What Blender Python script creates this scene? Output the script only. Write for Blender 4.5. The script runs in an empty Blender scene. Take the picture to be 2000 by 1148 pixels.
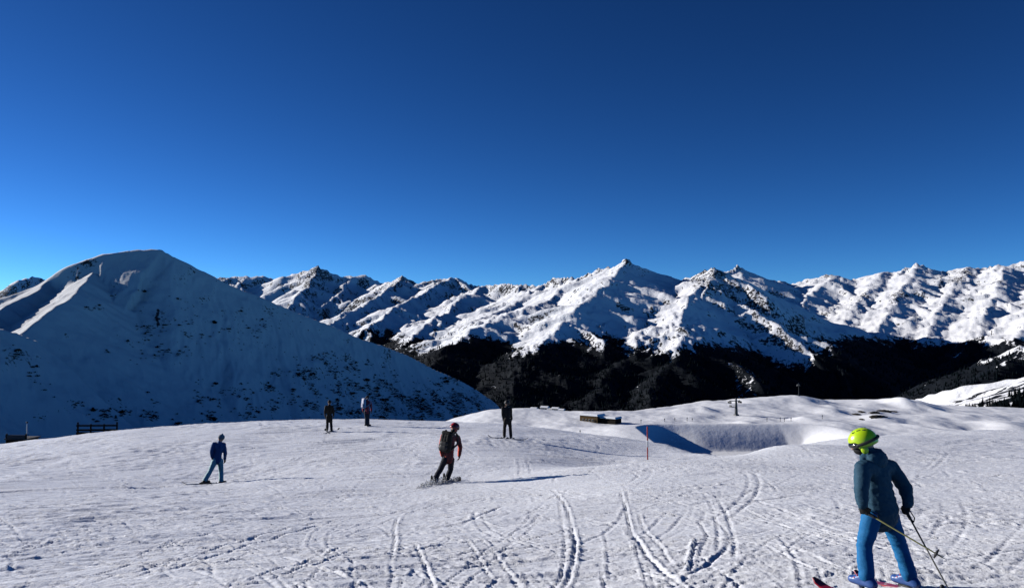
import bpy, bmesh, math, random
import numpy as np
from mathutils import Vector, Matrix

random.seed(7)
rng = np.random.default_rng(11)
scene = bpy.context.scene
COL = scene.collection
R = math.radians

# ------------------------------------------------------------------ camera
F = 1540.0                                   # focal length in photo pixels (2000 px wide)
PITCH = math.atan((640 - 574) / F)           # eye level sits at photo row 640
cam_d = bpy.data.cameras.new('camera')
cam_d.sensor_width = 36.0
cam_d.lens = 36.0 * F / 2000.0
cam_d.clip_start = 0.1
cam_d.clip_end = 40000.0
cam = bpy.data.objects.new('camera', cam_d)
COL.objects.link(cam)
cam.rotation_euler = (R(90) + PITCH, 0, 0)
scene.camera = cam

# ------------------------------------------------------------------ sky, sun, exposure
SUN_EL = R(17.0)
SUN_AZ = R(-70.0)                            # clockwise from +Y: from the left, a little ahead
world = bpy.data.worlds.new('World')
scene.world = world
world.use_nodes = True
wn = world.node_tree
wn.nodes.clear()
w_out = wn.nodes.new('ShaderNodeOutputWorld')
w_bg = wn.nodes.new('ShaderNodeBackground')
w_sky = wn.nodes.new('ShaderNodeTexSky')
w_sky.sky_type = 'NISHITA'
w_sky.sun_disc = False
w_sky.sun_elevation = SUN_EL
w_sky.sun_rotation = SUN_AZ
w_sky.altitude = 2200.0
w_sky.air_density = 0.6
w_sky.dust_density = 0.3
w_sky.ozone_density = 3.0
w_gam = wn.nodes.new('ShaderNodeGamma')
w_gam.inputs['Gamma'].default_value = 1.5
w_hsv = wn.nodes.new('ShaderNodeHueSaturation')
w_hsv.inputs['Saturation'].default_value = 1.10
w_hsv.inputs['Value'].default_value = 0.87
w_bg.inputs['Strength'].default_value = 0.052
wn.links.new(w_sky.outputs['Color'], w_hsv.inputs['Color'])
wn.links.new(w_hsv.outputs['Color'], w_gam.inputs['Color'])
w_tint = wn.nodes.new('ShaderNodeVectorMath')
w_tint.operation = 'MULTIPLY'
w_tint.inputs[1].default_value = (0.70, 0.97, 0.98)
wn.links.new(w_gam.outputs['Color'], w_tint.inputs[0])
wn.links.new(w_tint.outputs['Vector'], w_bg.inputs['Color'])
wn.links.new(w_bg.outputs['Background'], w_out.inputs['Surface'])

sun_d = bpy.data.lights.new('sun', 'SUN')
sun_d.energy = 5.0
sun_d.angle = R(0.53)
sun_d.color = (1.0, 0.955, 0.90)
sun = bpy.data.objects.new('sun', sun_d)
COL.objects.link(sun)
SUN_DIR = Vector((math.sin(SUN_AZ) * math.cos(SUN_EL), math.cos(SUN_AZ) * math.cos(SUN_EL), math.sin(SUN_EL)))
sun.rotation_euler = SUN_DIR.to_track_quat('Z', 'Y').to_euler()
sun.location = SUN_DIR * 50

scene.view_settings.view_transform = 'Standard'
scene.view_settings.look = 'None'
scene.view_settings.exposure = 0.25
scene.view_settings.gamma = 1.0
scene.view_settings.use_curve_mapping = False
scene.cycles.diffuse_bounces = 0
scene.cycles.max_bounces = 4


# ------------------------------------------------------------------ helpers
def P(px, py, d):
    """photo pixel + forward distance in metres -> place in the world (eye at the origin)"""
    cx, cy = (px - 1000.0) / F, -(py - 574.0) / F
    y = math.cos(PITCH) - cy * math.sin(PITCH)
    z = math.sin(PITCH) + cy * math.cos(PITCH)
    k = d / y
    return np.array((cx * k, d, z * k))


def tag(o, label=None, cat=None, group=None, kind=None):
    if label: o['label'] = label
    if cat: o['category'] = cat
    if group: o['group'] = group
    if kind: o['kind'] = kind
    return o


def empty(name, loc=(0, 0, 0), rz=0.0):
    o = bpy.data.objects.new(name, None)
    o.empty_display_size = 0.2
    COL.objects.link(o)
    o.location = loc
    o.rotation_euler = (0, 0, rz)
    return o


def link_mesh(name, me, mats, parent=None, smooth=True):
    for m in (mats if isinstance(mats, (list, tuple)) else [mats]):
        me.materials.append(m)
    if smooth and len(me.polygons):
        me.polygons.foreach_set('use_smooth', np.ones(len(me.polygons), dtype=bool))
    o = bpy.data.objects.new(name, me)
    COL.objects.link(o)
    if parent is not None:
        o.parent = parent
    return o


def fast_mesh(name, verts, faces):
    """verts (n,3), faces (m,k) with one k"""
    verts = np.ascontiguousarray(verts, dtype=np.float32)
    faces = np.ascontiguousarray(faces, dtype=np.int32)
    k = faces.shape[1]
    me = bpy.data.meshes.new(name)
    me.vertices.add(len(verts))
    me.vertices.foreach_set('co', verts.ravel())
    me.loops.add(faces.size)
    me.loops.foreach_set('vertex_index', faces.ravel())
    me.polygons.add(len(faces))
    me.polygons.foreach_set('loop_start', np.arange(0, faces.size, k, dtype=np.int32))
    me.update(calc_edges=True)
    return me


def grid_faces(nr, nc):
    i = np.arange(nr - 1)[:, None] * nc + np.arange(nc - 1)[None, :]
    i = i.ravel()
    return np.stack([i, i + 1, i + nc + 1, i + nc], 1)


def attr(me, name, vals):
    a = me.attributes.new(name, 'FLOAT', 'POINT')
    a.data.foreach_set('value', np.ascontiguousarray(vals, dtype=np.float32).ravel())


_NT = {}


def pnoise(x, y, seed=0):
    """2-D gradient noise, about -0.7..0.7"""
    if seed not in _NT:
        r = np.random.default_rng(seed)
        p_ = r.permutation(256).astype(np.int32)
        a_ = r.random(256) * 2 * math.pi
        _NT[seed] = (np.r_[p_, p_], np.cos(a_).astype(np.float32), np.sin(a_).astype(np.float32))
    perm, gx, gy = _NT[seed]
    x = np.asarray(x); y = np.asarray(y)
    fx = np.floor(x); fy = np.floor(y)
    xf = (x - fx).astype(np.float32); yf = (y - fy).astype(np.float32)
    xi = fx.astype(np.int32) & 255; yi = fy.astype(np.int32) & 255
    u = xf * xf * xf * (xf * (xf * 6 - 15) + 10)
    v = yf * yf * yf * (yf * (yf * 6 - 15) + 10)
    p0 = perm[xi]; p1 = perm[xi + 1]
    h = perm[p0 + yi]; a = gx[h] * xf + gy[h] * yf
    h = perm[p1 + yi]; b = gx[h] * (xf - 1) + gy[h] * yf
    h = perm[p0 + yi + 1]; c = gx[h] * xf + gy[h] * (yf - 1)
    h = perm[p1 + yi + 1]; d = gx[h] * (xf - 1) + gy[h] * (yf - 1)
    a += u * (b - a); c += u * (d - c)
    return a + v * (c - a)


def fbm(x, y, octs=5, seed=0, gain=0.5, ridged=False):
    s = 0.0; amp = 1.0; f = 1.0
    for o in range(octs):
        n = pnoise(x * f + 17.3 * o, y * f - 9.1 * o, seed + o)
        if ridged:
            n = 0.5 - np.abs(n) * 1.6
        s = s + amp * n
        amp *= gain; f *= 2.03
    return s


def ridged_mf(x, y, octs=6, seed=0):
    """ridged multifractal, 0..1: sharp crests, smooth hollows"""
    s = 0.0; w = 1.0; amp = 1.0; f = 1.0; tot = 0.0
    for o in range(octs):
        n = 1.0 - np.abs(pnoise(x * f + 13.7 * o, y * f + 5.3 * o, seed + o)) * 1.7
        n = np.clip(n, 0, 1) ** 2 * w
        w = np.clip(n * 1.9, 0, 1)
        s = s + n * amp; tot += amp
        amp *= 0.52; f *= 2.07
    return s / tot


def sstep(a, b, x):
    t = np.clip((x - a) / (b - a), 0, 1)
    return t * t * (3 - 2 * t)


# ------------------------------------------------------------------ materials
def new_mat(name):
    m = bpy.data.materials.new(name)
    m.use_nodes = True
    nt = m.node_tree
    bs = nt.nodes['Principled BSDF']
    return m, nt, bs


def simple(name, col, rough=0.6, spec=0.4, metal=0.0, var=0.12, scale=30.0, bump=0.0, bscale=120.0, coat=0.0):
    m, nt, bs = new_mat(name)
    N, L = nt.nodes, nt.links
    tc = N.new('ShaderNodeTexCoord')
    nz = N.new('ShaderNodeTexNoise'); nz.inputs['Scale'].default_value = scale; nz.inputs['Detail'].default_value = 4
    L.new(tc.outputs['Object'], nz.inputs['Vector'])
    mx = N.new('ShaderNodeMix'); mx.data_type = 'RGBA'
    mx.inputs[6].default_value = (*[c * (1 - var) for c in col], 1)
    mx.inputs[7].default_value = (*[min(1, c * (1 + var)) for c in col], 1)
    L.new(nz.outputs['Fac'], mx.inputs[0])
    L.new(mx.outputs[2], bs.inputs['Base Color'])
    bs.inputs['Roughness'].default_value = rough
    bs.inputs['Specular IOR Level'].default_value = spec
    bs.inputs['Metallic'].default_value = metal
    bs.inputs['Coat Weight'].default_value = coat
    if bump:
        n2 = N.new('ShaderNodeTexNoise'); n2.inputs['Scale'].default_value = bscale; n2.inputs['Detail'].default_value = 3
        L.new(tc.outputs['Object'], n2.inputs['Vector'])
        bp = N.new('ShaderNodeBump'); bp.inputs['Strength'].default_value = bump; bp.inputs['Distance'].default_value = 0.01
        L.new(n2.outputs['Fac'], bp.inputs['Height'])
        L.new(bp.outputs['Normal'], bs.inputs['Normal'])
    return m


def piste_material():
    m, nt, bs = new_mat('packed_snow')
    N, L = nt.nodes, nt.links
    tc = N.new('ShaderNodeTexCoord')
    n1 = N.new('ShaderNodeTexNoise'); n1.inputs['Scale'].default_value = 1.3; n1.inputs['Detail'].default_value = 6
    L.new(tc.outputs['Object'], n1.inputs['Vector'])
    mx = N.new('ShaderNodeMix'); mx.data_type = 'RGBA'
    mx.inputs[6].default_value = (0.82, 0.83, 0.87, 1)
    mx.inputs[7].default_value = (0.91, 0.92, 0.94, 1)
    L.new(n1.outputs['Fac'], mx.inputs[0])
    L.new(mx.outputs[2], bs.inputs['Base Color'])
    bs.inputs['Roughness'].default_value = 0.5
    bs.inputs['Specular IOR Level'].default_value = 0.25
    n2 = N.new('ShaderNodeTexNoise'); n2.inputs['Scale'].default_value = 14.0; n2.inputs['Detail'].default_value = 3
    n2.inputs['Roughness'].default_value = 0.65
    L.new(tc.outputs['Object'], n2.inputs['Vector'])
    bp = N.new('ShaderNodeBump'); bp.inputs['Strength'].default_value = 0.45; bp.inputs['Distance'].default_value = 0.03
    L.new(n2.outputs['Fac'], bp.inputs['Height'])
    L.new(bp.outputs['Normal'], bs.inputs['Normal'])
    return m


def mountain_material(name, nscale, bump_d, snow=(0.86, 0.87, 0.90), bump_k=1.0):
    """snow, bare rock where 'rock' is high, dark conifer floor where 'forest' is high"""
    m, nt, bs = new_mat(name)
    N, L = nt.nodes, nt.links
    tc = N.new('ShaderNodeTexCoord')

    def noise(sc, det=5, rough=0.6):
        n = N.new('ShaderNodeTexNoise'); n.inputs['Scale'].default_value = sc
        n.inputs['Detail'].default_value = det; n.inputs['Roughness'].default_value = rough
        L.new(tc.outputs['Object'], n.inputs['Vector']); return n

    def mask(attribute, nz, lo, hi, k=1.0):
        a = N.new('ShaderNodeAttribute'); a.attribute_name = attribute
        s = N.new('ShaderNodeMath'); s.operation = 'SUBTRACT'
        L.new(nz.outputs['Fac'], s.inputs[0]); s.inputs[1].default_value = 0.5
        mm = N.new('ShaderNodeMath'); mm.operation = 'MULTIPLY_ADD'
        L.new(s.outputs[0], mm.inputs[0]); mm.inputs[1].default_value = k; L.new(a.outputs['Fac'], mm.inputs[2])
        mr = N.new('ShaderNodeMapRange'); mr.inputs['From Min'].default_value = lo; mr.inputs['From Max'].default_value = hi
        L.new(mm.outputs[0], mr.inputs['Value']); return mr
    n1, n2, n3, n4 = noise(nscale), noise(nscale * 4.5, 6, 0.7), noise(nscale * 3.5, 5, 0.7), noise(nscale * bump_k, 4, 0.6)
    rk = mask('rock', n2, 0.50, 0.58, 1.6)
    fo = mask('forest', n3, 0.46, 0.52, 1.1)
    rc = N.new('ShaderNodeMix'); rc.data_type = 'RGBA'
    rc.inputs[6].default_value = (0.018, 0.018, 0.021, 1); rc.inputs[7].default_value = (0.060, 0.058, 0.060, 1)
    L.new(n2.outputs['Fac'], rc.inputs[0])
    m1 = N.new('ShaderNodeMix'); m1.data_type = 'RGBA'
    m1.inputs[6].default_value = (*snow, 1)
    L.new(rk.outputs['Result'], m1.inputs[0]); L.new(rc.outputs[2], m1.inputs[7])
    fc = N.new('ShaderNodeMix'); fc.data_type = 'RGBA'
    fc.inputs[6].default_value = (0.003, 0.005, 0.008, 1); fc.inputs[7].default_value = (0.008, 0.011, 0.016, 1)
    L.new(n1.outputs['Fac'], fc.inputs[0])
    m2 = N.new('ShaderNodeMix'); m2.data_type = 'RGBA'
    L.new(fo.outputs['Result'], m2.inputs[0]); L.new(m1.outputs[2], m2.inputs[6]); L.new(fc.outputs[2], m2.inputs[7])
    L.new(m2.outputs[2], bs.inputs['Base Color'])
    bs.inputs['Roughness'].default_value = 0.8
    bs.inputs['Specular IOR Level'].default_value = 0.1
    bp = N.new('ShaderNodeBump'); bp.inputs['Strength'].default_value = 0.6; bp.inputs['Distance'].default_value = bump_d
    L.new(n4.outputs['Fac'], bp.inputs['Height'])
    L.new(bp.outputs['Normal'], bs.inputs['Normal'])
    return m


M = {}
M['piste'] = piste_material()
M['range'] = mountain_material('alpine_range', 0.012, 6.0, bump_k=4.0)
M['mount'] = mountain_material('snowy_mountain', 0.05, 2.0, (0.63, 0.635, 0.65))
M['plateau'] = mountain_material('plateau_snow', 0.25, 0.35)


# ------------------------------------------------------------------ the slope the skiers stand on
CTRL = [  # photo pixel, forward distance
    (1000, 1148, 6.6), (0, 1148, 7.4), (500, 1148, 6.9), (1450, 1148, 6.2), (1730, 1152, 6.0), (2000, 1148, 6.0),
    (0, 1040, 12.0), (420, 1040, 12.4), (865, 1042, 11.6), (1250, 1040, 10.6), (1600, 1020, 10.8), (2000, 1000, 11.5),
    (0, 960, 22.0), (200, 950, 24.0), (420, 944, 26.0), (640, 930, 25.0), (865, 944, 22.0), (1000, 960, 19.0),
    (1000, 925, 23.5), (900, 900, 29.0), (1050, 895, 30.0), (950, 870, 34.0),
    (0, 905, 34.0), (250, 880, 36.0), (450, 872, 37.0), (643, 843, 43.0), (717, 833, 45.5), (991, 856, 36.5), (850, 845, 41.0),
    (0, 871, 48.0), (150, 850, 50.0), (300, 836, 51.0), (550, 823, 52.0), (720, 822, 51.0), (870, 827, 49.0), (980, 834, 45.0),
    (1100, 850, 42.5), (1200, 866, 40.0), (1300, 884, 37.5), (1200, 905, 31.5), (1290, 902, 31.0), (1120, 905, 30.0),
    (1140, 914, 22.5), (1330, 900, 23.0), (1500, 873, 26.5), (1700, 854, 31.0), (1850, 847, 34.5), (1990, 841, 37.5),
    (1250, 960, 16.0), (1500, 940, 17.0), (1700, 920, 19.0), (1990, 900, 21.0),
    (1500, 900, 22.0), (1750, 880, 25.0), (1990, 868, 28.5),
]
pts = [P(*c) for c in CTRL]
pts += [np.array(v, dtype=float) for v in [
    (0, 0, -1.62), (-3, 0.5, -1.72), (3, 0.5, -1.55), (0, -4, -1.1), (-6, -4, -1.5), (6, -4, -1.1),
    (-12, 4, -2.3), (10, 4, -1.75), (4.5, 27.5, -4.95), (7.2, 28.0, -5.15), (-48, 48, -8.2), (45, 40, -5.6), (-30, 20, -5.2), (30, 20, -3.2)]]
pts = np.array(pts)


def tps_kernel(d2):
    return 0.5 * d2 * np.log(d2 + 1e-9)


_n = len(pts)
_d2 = ((pts[:, None, :2] - pts[None, :, :2]) ** 2).sum(-1)
_A = np.zeros((_n + 3, _n + 3))
_A[:_n, :_n] = tps_kernel(_d2) + np.eye(_n) * 0.6
_A[:_n, _n:] = np.c_[np.ones(_n), pts[:, :2]]
_A[_n:, :_n] = _A[:_n, _n:].T
_w = np.linalg.solve(_A, np.r_[pts[:, 2], 0, 0, 0])

CREST_PX = [-900, 0, 300, 550, 870, 1000, 1100, 1200, 1300, 1345, 1400, 1500, 1700, 2000, 2900]
CREST_D = [46, 49, 52, 53, 51, 47.5, 44, 41.5, 38.5, 35.5, 31, 29, 33.5, 40, 46]


def slope_base(x, y):
    x = np.asarray(x, float); y = np.asarray(y, float)
    z = _w[_n] + _w[_n + 1] * x + _w[_n + 2] * y
    for i in range(_n):
        z = z + _w[i] * tps_kernel((x - pts[i, 0]) ** 2 + (y - pts[i, 1]) ** 2)
    px = 1000 + F * x / np.maximum(y, 3.0)
    over = np.maximum(y - np.interp(px, CREST_PX, CREST_D), 0)
    # past the rounded edge the hill steepens and drops away
    edge = -5.8 - 0.18 * over - 0.010 * over ** 2
    z = z + (np.minimum(z, edge) - z) * sstep(2, 14, over) - 0.012 * np.minimum(over, 14) ** 2
    return z


def gz(x, y):
    return float(slope_base(np.array([x]), np.array([y]))[0])


def on_slope(px, py):
    """where the sight line through a photo pixel meets the slope"""
    ds = np.linspace(3.5, 55, 900)
    k = P(px, py, 1.0)
    h = slope_base(k[0] * ds, ds) - k[2] * ds
    i = np.argmax(h > 0) if (h > 0).any() else int(np.argmax(h))
    return np.array((k[0] * ds[i], ds[i]))


APEX = np.array((0.0, -3.0))
ang = np.r_[np.linspace(-62, -37, 22)[:-1], np.linspace(-37, 37, 660), np.linspace(37, 62, 22)[1:]]
rad = np.r_[np.linspace(0.8, 8.0, 40)[:-1], 8.0 * np.power(60.0 / 8.0, np.linspace(0, 1, 620)), np.linspace(60, 190, 50)[1:]]
AA, RR = np.meshgrid(np.radians(ang), rad)
SX = APEX[0] + np.sin(AA) * RR
SY = APEX[1] + np.cos(AA) * RR
SZ0 = slope_base(SX, SY)
relief = np.zeros_like(SX)
# wind and ski scoured streaks: the run of the tracks turns from left to right across the slope
turn = np.interp(SX, [-18, -4, 3, 12], [R(27), R(20), R(2), R(-10)])
turn = turn + 0.25 * pnoise(SX * 0.11, SY * 0.11, 5)
for th, wgt in ((0.0, 1.0), (R(35), 0.55), (R(-25), 0.5)):
    # piecewise rotation: use slowly varying direction
    a_ = turn + th
    U = SX * np.cos(a_) + SY * np.sin(a_)
    V = -SX * np.sin(a_) + SY * np.cos(a_)
    patch = sstep(-0.15, 0.3, pnoise(SX * 0.21 + 40 * wgt, SY * 0.21 - 13 * wgt, 31))
    relief += wgt * np.interp(SX, [-8, 2], [1.55, 1.0]) * (0.35 + 0.65 * patch) * (0.034 * fbm(U * 0.45, V * 2.3, 3, 60 + int(10 * wgt), 0.55)
                                         + 0.013 * fbm(U * 1.3, V * 8.0, 3, 80 + int(10 * wgt), 0.6))
relief += 0.05 * pnoise(SX * 0.33, SY * 0.33, 3) + 0.011 * pnoise(SX * 1.1, SY * 1.1, 4)
chop = sstep(-0.25, 0.35, pnoise(SX * 0.3 + 9, SY * 0.3, 17))
relief += (0.35 + 0.9 * chop) * 0.008 * fbm(SX * 4.6, SY * 4.6, 3, 21, 0.65)
clods = np.maximum(pnoise(SX * 3.1, SY * 3.1, 41) - 0.36, 0) * sstep(0.0, 0.3, pnoise(SX * 0.4, SY * 0.4, 43))
relief += 0.10 * clods


def carve(poly, width=0.09, depth=0.035, rim=0.02, wob=0.012, seed=0, sm=2):
    """press one groove with pushed-up rims along a ground polyline"""
    poly = np.asarray(poly, float)
    # smooth the polyline (Chaikin)
    for _ in range(sm):
        q = poly[:-1] * 0.75 + poly[1:] * 0.25; r_ = poly[:-1] * 0.25 + poly[1:] * 0.75
        poly = np.vstack([poly[:1], np.stack([q, r_], 1).reshape(-1, 2), poly[-1:]])
    pad = width * 2.5
    pr_ = np.hypot(poly[:, 0] - APEX[0], poly[:, 1] - APEX[1]); pa_ = np.degrees(np.arctan2(poly[:, 0] - APEX[0], poly[:, 1] - APEX[1]))
    i0, i1 = np.searchsorted(rad, (pr_.min() - pad, pr_.max() + pad)); ap = math.degrees(pad / max(pr_.min(), 1))
    j0, j1 = np.searchsorted(ang, (pa_.min() - ap, pa_.max() + ap))
    if i1 - i0 < 1 or j1 - j0 < 1:
        return
    sel = (slice(i0, i1), slice(j0, j1))
    x, y = SX[sel], SY[sel]
    if wob:
        x, y = x + wob * pnoise(x * 2.2, y * 2.2, 5), y + wob * pnoise(x * 2.2 + 31, y * 2.2, 6)
    best = np.full(x.shape, 9e9); side = np.zeros_like(x); tt = np.zeros_like(x)
    L = 0.0
    for a, b in zip(poly[:-1], poly[1:]):
        d = b - a; l2 = max(d @ d, 1e-9)
        t = np.clip(((x - a[0]) * d[0] + (y - a[1]) * d[1]) / l2, 0, 1)
        dx = x - a[0] - t * d[0]; dy = y - a[1] - t * d[1]
        dd = dx * dx + dy * dy
        m = dd < best
        best = np.where(m, dd, best)
        side = np.where(m, np.sign(d[0] * dy - d[1] * dx), side)
        tt = np.where(m, L + t * math.sqrt(l2), tt)
        L += math.sqrt(l2)
    d = np.sqrt(best)
    fade = np.clip(np.minimum(tt, L - tt) / (0.18 * L + 0.05), 0, 1)
    var = 0.55 + 0.9 * (0.5 + pnoise(tt * 0.8, 0 * tt + seed * 3.7, 8))
    w = width * 0.42; depth = depth * 0.34; rim = rim * 0.20
    prof = -depth * np.exp(-(d / (w * 0.55)) ** 4) + rim * np.exp(-((d - w * 1.05) / (w * 0.45)) ** 2) * (1 + 0.5 * side)
    relief[sel] += prof * fade * var


def track(px_pts, width=0.09, depth=0.035, rim=0.02, pair=0.0, seed=0):
    g = np.array([on_slope(*p) for p in px_pts])
    carve(g, width, depth, rim, seed=seed)
    if pair:
        d = np.gradient(g, axis=0); n = np.stack([-d[:, 1], d[:, 0]], 1)
        n /= np.linalg.norm(n, axis=1)[:, None] + 1e-9
        carve(g + n * pair, width, depth * 0.8, rim, seed=seed + 50)


# tracks one can pick out in the photograph
track([(1078, 952), (1103, 982), (1116, 1018), (1125, 1058), (1121, 1100), (1100, 1148), (1080, 1175)], 0.085, 0.045, 0.045, seed=1)
track([(1088, 952), (1096, 1000), (1104, 1050), (1104, 1090), (1090, 1140)], 0.07, 0.03, 0.03, seed=2)
track([(1212, 960), (1222, 990), (1228, 1022), (1250, 1068), (1290, 1112), (1345, 1150), (1400, 1180)], 0.09, 0.05, 0.04, 0, seed=3)
track([(1240, 985), (1262, 1040), (1300, 1080), (1330, 1125)], 0.07, 0.03, 0.03, seed=4)
track([(1410, 978), (1480, 1006), (1545, 1030), (1640, 1048), (1720, 1052)], 0.07, 0.03, 0.03, seed=5)
track([(1225, 990), (1330, 1010), (1430, 1025), (1560, 1038)], 0.06, 0.025, 0.025, seed=6)
track([(900, 1028), (940, 1008), (985, 986)], 0.16, 0.05, 0.02, seed=7)
track([(806, 1058), (828, 1098), (846, 1140), (860, 1180)], 0.07, 0.03, 0.03, seed=8)
track([(905, 1046), (930, 1080), (955, 1120), (975, 1148)], 0.06, 0.03, 0.03, 0.2, seed=9)
track([(788, 1000), (770, 1022), (772, 1060), (762, 1100)], 0.09, 0.03, 0.05, seed=10)
track([(1345, 1118), (1352, 1085), (1362, 1052)], 0.07, 0.02, 0.11, seed=11)
track([(1330, 1135), (1390, 1095), (1420, 1070)], 0.10, 0.06, 0.03, seed=12)
track([(228, 934), (240, 950), (248, 962)], 0.09, 0.03, 0.06, seed=13)
track([(242, 936), (252, 950), (262, 966)], 0.09, 0.03, 0.06, seed=14)
track([(796, 888), (808, 876), (820, 864)], 0.10, 0.05, 0.04, 0.25, seed=15)
track([(240, 1090), (330, 1062), (420, 1040), (520, 1022)], 0.10, 0.045, 0.02, seed=16)
track([(200, 1148), (330, 1110), (420, 1086), (560, 1040), (700, 1010)], 0.10, 0.05, 0.02, 0.3, seed=17)
track([(500, 1148), (560, 1120), (640, 1098), (720, 1060)], 0.08, 0.03, 0.045, 0.2, seed=18)
track([(540, 1105), (620, 1110), (690, 1130)], 0.08, 0.03, 0.045, seed=19)
track([(1440, 955), (1560, 950), (1640, 940)], 0.08, 0.04, 0.02, seed=20)
track([(1280, 905), (1310, 920), (1240, 940)], 0.08, 0.03, 0.02, seed=21)
track([(1880, 1010), (1940, 1022), (2010, 1040)], 0.07, 0.03, 0.03, 0.2, seed=22)
track([(1480, 1060), (1540, 1090), (1640, 1130)], 0.07, 0.03, 0.025, 0.25, seed=23)
# and the many fainter ones
for k in range(230):
    px0 = rng.uniform(-150, 2150); py0 = 870 + 300 * rng.random() ** 0.9
    g0 = on_slope(px0, py0)
    if not (5 < g0[1] < 50):
        continue
    base = np.interp(g0[0], [-18, -4, 3, 12], [24, 18, 2, -14])
    a0 = R(base + rng.choice([0, 0, 0, 0, 25, -25, 60, 95]) + rng.normal(0, 9))
    ln = rng.uniform(1.5, 9.0) * (1 + g0[1] / 40); curv = rng.normal(0, 0.022)
    g = [g0]
    for s_ in range(8):
        g.append(g[-1] + np.array((math.cos(a0), math.sin(a0))) * ln / 8)
        a0 += curv * ln / 8
    g = np.array(g)
    big = 1 + g0[1] / 22
    wd, dp, rm = rng.uniform(0.045, 0.09) * big, rng.uniform(0.010, 0.034), rng.uniform(0.008, 0.030)
    carve(g, wd, dp, rm, wob=0.008, seed=100 + k, sm=0)
    if rng.random() < 0.6:
        carve(g + np.array((-math.sin(a0), math.cos(a0))) * rng.uniform(0.16, 0.4), wd, dp * 0.8, rm, wob=0.008, seed=500 + k, sm=0)

# long sweeping runs across the slope, left by pairs of skis
for k in range(34):
    px0 = rng.uniform(-200, 2200); py0 = rng.uniform(880, 1150)
    g0 = on_slope(px0, py0)
    base = np.interp(g0[0], [-18, -4, 3, 12], [20, 14, 2, -10])
    a0 = R(base + rng.choice([0, 0, 18, -18, 75]) + rng.normal(0, 6)); ln = rng.uniform(8, 22); curv = rng.normal(0, 0.03)
    g = [g0 - np.array((math.cos(a0), math.sin(a0))) * ln / 2]
    for s_ in range(14):
        g.append(g[-1] + np.array((math.cos(a0), math.sin(a0))) * ln / 14); a0 += curv * ln / 14
    g = np.array(g); wd = rng.uniform(0.04, 0.06) * (1 + g0[1] / 25); dp = rng.uniform(.012, .03)
    for q in (0.0, rng.uniform(.14, .3)):
        carve(g + np.array((-math.sin(a0), math.cos(a0))) * q, wd, dp, dp * .6, wob=0, seed=900 + k, sm=0)
# countless short scratches
for k in range(2600):
    px0 = rng.uniform(-60, 2060); py0 = 850 + 310 * rng.random() ** 0.85
    kx = P(px0, py0, 1.0)
    d0 = 5.5 + 40 * (1 - (py0 - 850) / 310) ** 1.7
    g0 = np.array((kx[0] * d0, d0))
    base = np.interp(g0[0], [-18, -4, 3, 12], [22, 16, 2, -10])
    a0 = R(base + rng.choice([0, 0, 0, 0, 30, -30, 70, -60, 100]) + rng.normal(0, 10)); sc_ = 1 + d0 / 14
    ln = rng.uniform(0.25, 1.6) * sc_
    g = np.array([g0, g0 + np.array((math.cos(a0), math.sin(a0))) * ln * .5, g0 + np.array((math.cos(a0 + .05), math.sin(a0 + .05))) * ln])
    carve(g, rng.uniform(.03, .06) * sc_, rng.uniform(.008, .022) * sc_ ** .4, rng.uniform(.004, .02) * sc_ ** .4, wob=0, seed=2000 + k, sm=0)

fade_far = 1 - sstep(60, 90, RR)
keep_calm = 1.0
SZ = SZ0 + relief * fade_far * (0.9 + 0.012 * np.minimum(RR, 50))
slope_me = fast_mesh('snow_slope', np.stack([SX, SY, SZ], -1).reshape(-1, 3), grid_faces(*SX.shape)[:, ::-1])
slope = tag(link_mesh('snow_slope', slope_me, M['piste']), 'trodden white piste criss-crossed by ski tracks', kind='structure')


def snow_z(x, y):
    """height of the finished snow surface"""
    a = math.degrees(math.atan2(x - APEX[0], y - APEX[1])); r_ = math.hypot(x - APEX[0], y - APEX[1])
    j = np.interp(a, ang, np.arange(len(ang))); i = np.interp(r_, rad, np.arange(len(rad)))
    i0, j0 = min(int(i), len(rad) - 2), min(int(j), len(ang) - 2)
    u, v = i - i0, j - j0
    return float((SZ[i0, j0] * (1 - v) + SZ[i0, j0 + 1] * v) * (1 - u) + (SZ[i0 + 1, j0] * (1 - v) + SZ[i0 + 1, j0 + 1] * v) * u)


# ------------------------------------------------------------------ the plateau below with its storage basin
def seg_dist(x, y, a, b):
    d = np.array(b) - np.array(a); l2 = d @ d
    t = np.clip(((x - a[0]) * d[0] + (y - a[1]) * d[1]) / l2, 0, 1)
    return np.hypot(x - a[0] - t * d[0], y - a[1] - t * d[1]), t


LUMPS = [  # photo pixel of the top, distance, half widths across / along, height added
    (1545, 772, 500, 15, 22, 4.2), (1490, 785, 500, 13, 20, 2.0), (1600, 780, 500, 14, 20, 2.0), (1440, 798, 470, 12, 18, 1.2),
    (1735, 780, 505, 24, 26, 3.8), (1680, 790, 455, 12, 16, 2.4), (1800, 790, 490, 14, 20, 2.2), (1870, 806, 450, 12, 18, 2.0),
    (1960, 826, 400, 16, 20, 3.0), (1720, 812, 415, 13, 14, 2.6), (1620, 812, 440, 9, 12, 1.8), (1880, 838, 350, 16, 20, 2.0),
    (1780, 825, 380, 9, 14, 1.8), (1830, 815, 410, 8, 12, 1.4), (1580, 795, 465, 7, 10, 1.4), (1660, 806, 440, 6, 10, -1.2),
    (1640, 836, 370, 10, 14, 1.6), (1010, 798, 440, 12, 18, 1.6), (1180, 806, 430, 20, 12, 0.8), (1330, 812, 410, 16, 12, 1.0),
    (1060, 830, 330, 12, 30, -1.6), (1130, 845, 300, 7, 30, 1.4), (1090, 818, 370, 10, 16, 1.4), (1915, 830, 385, 7, 10, -1.5),
]


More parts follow.
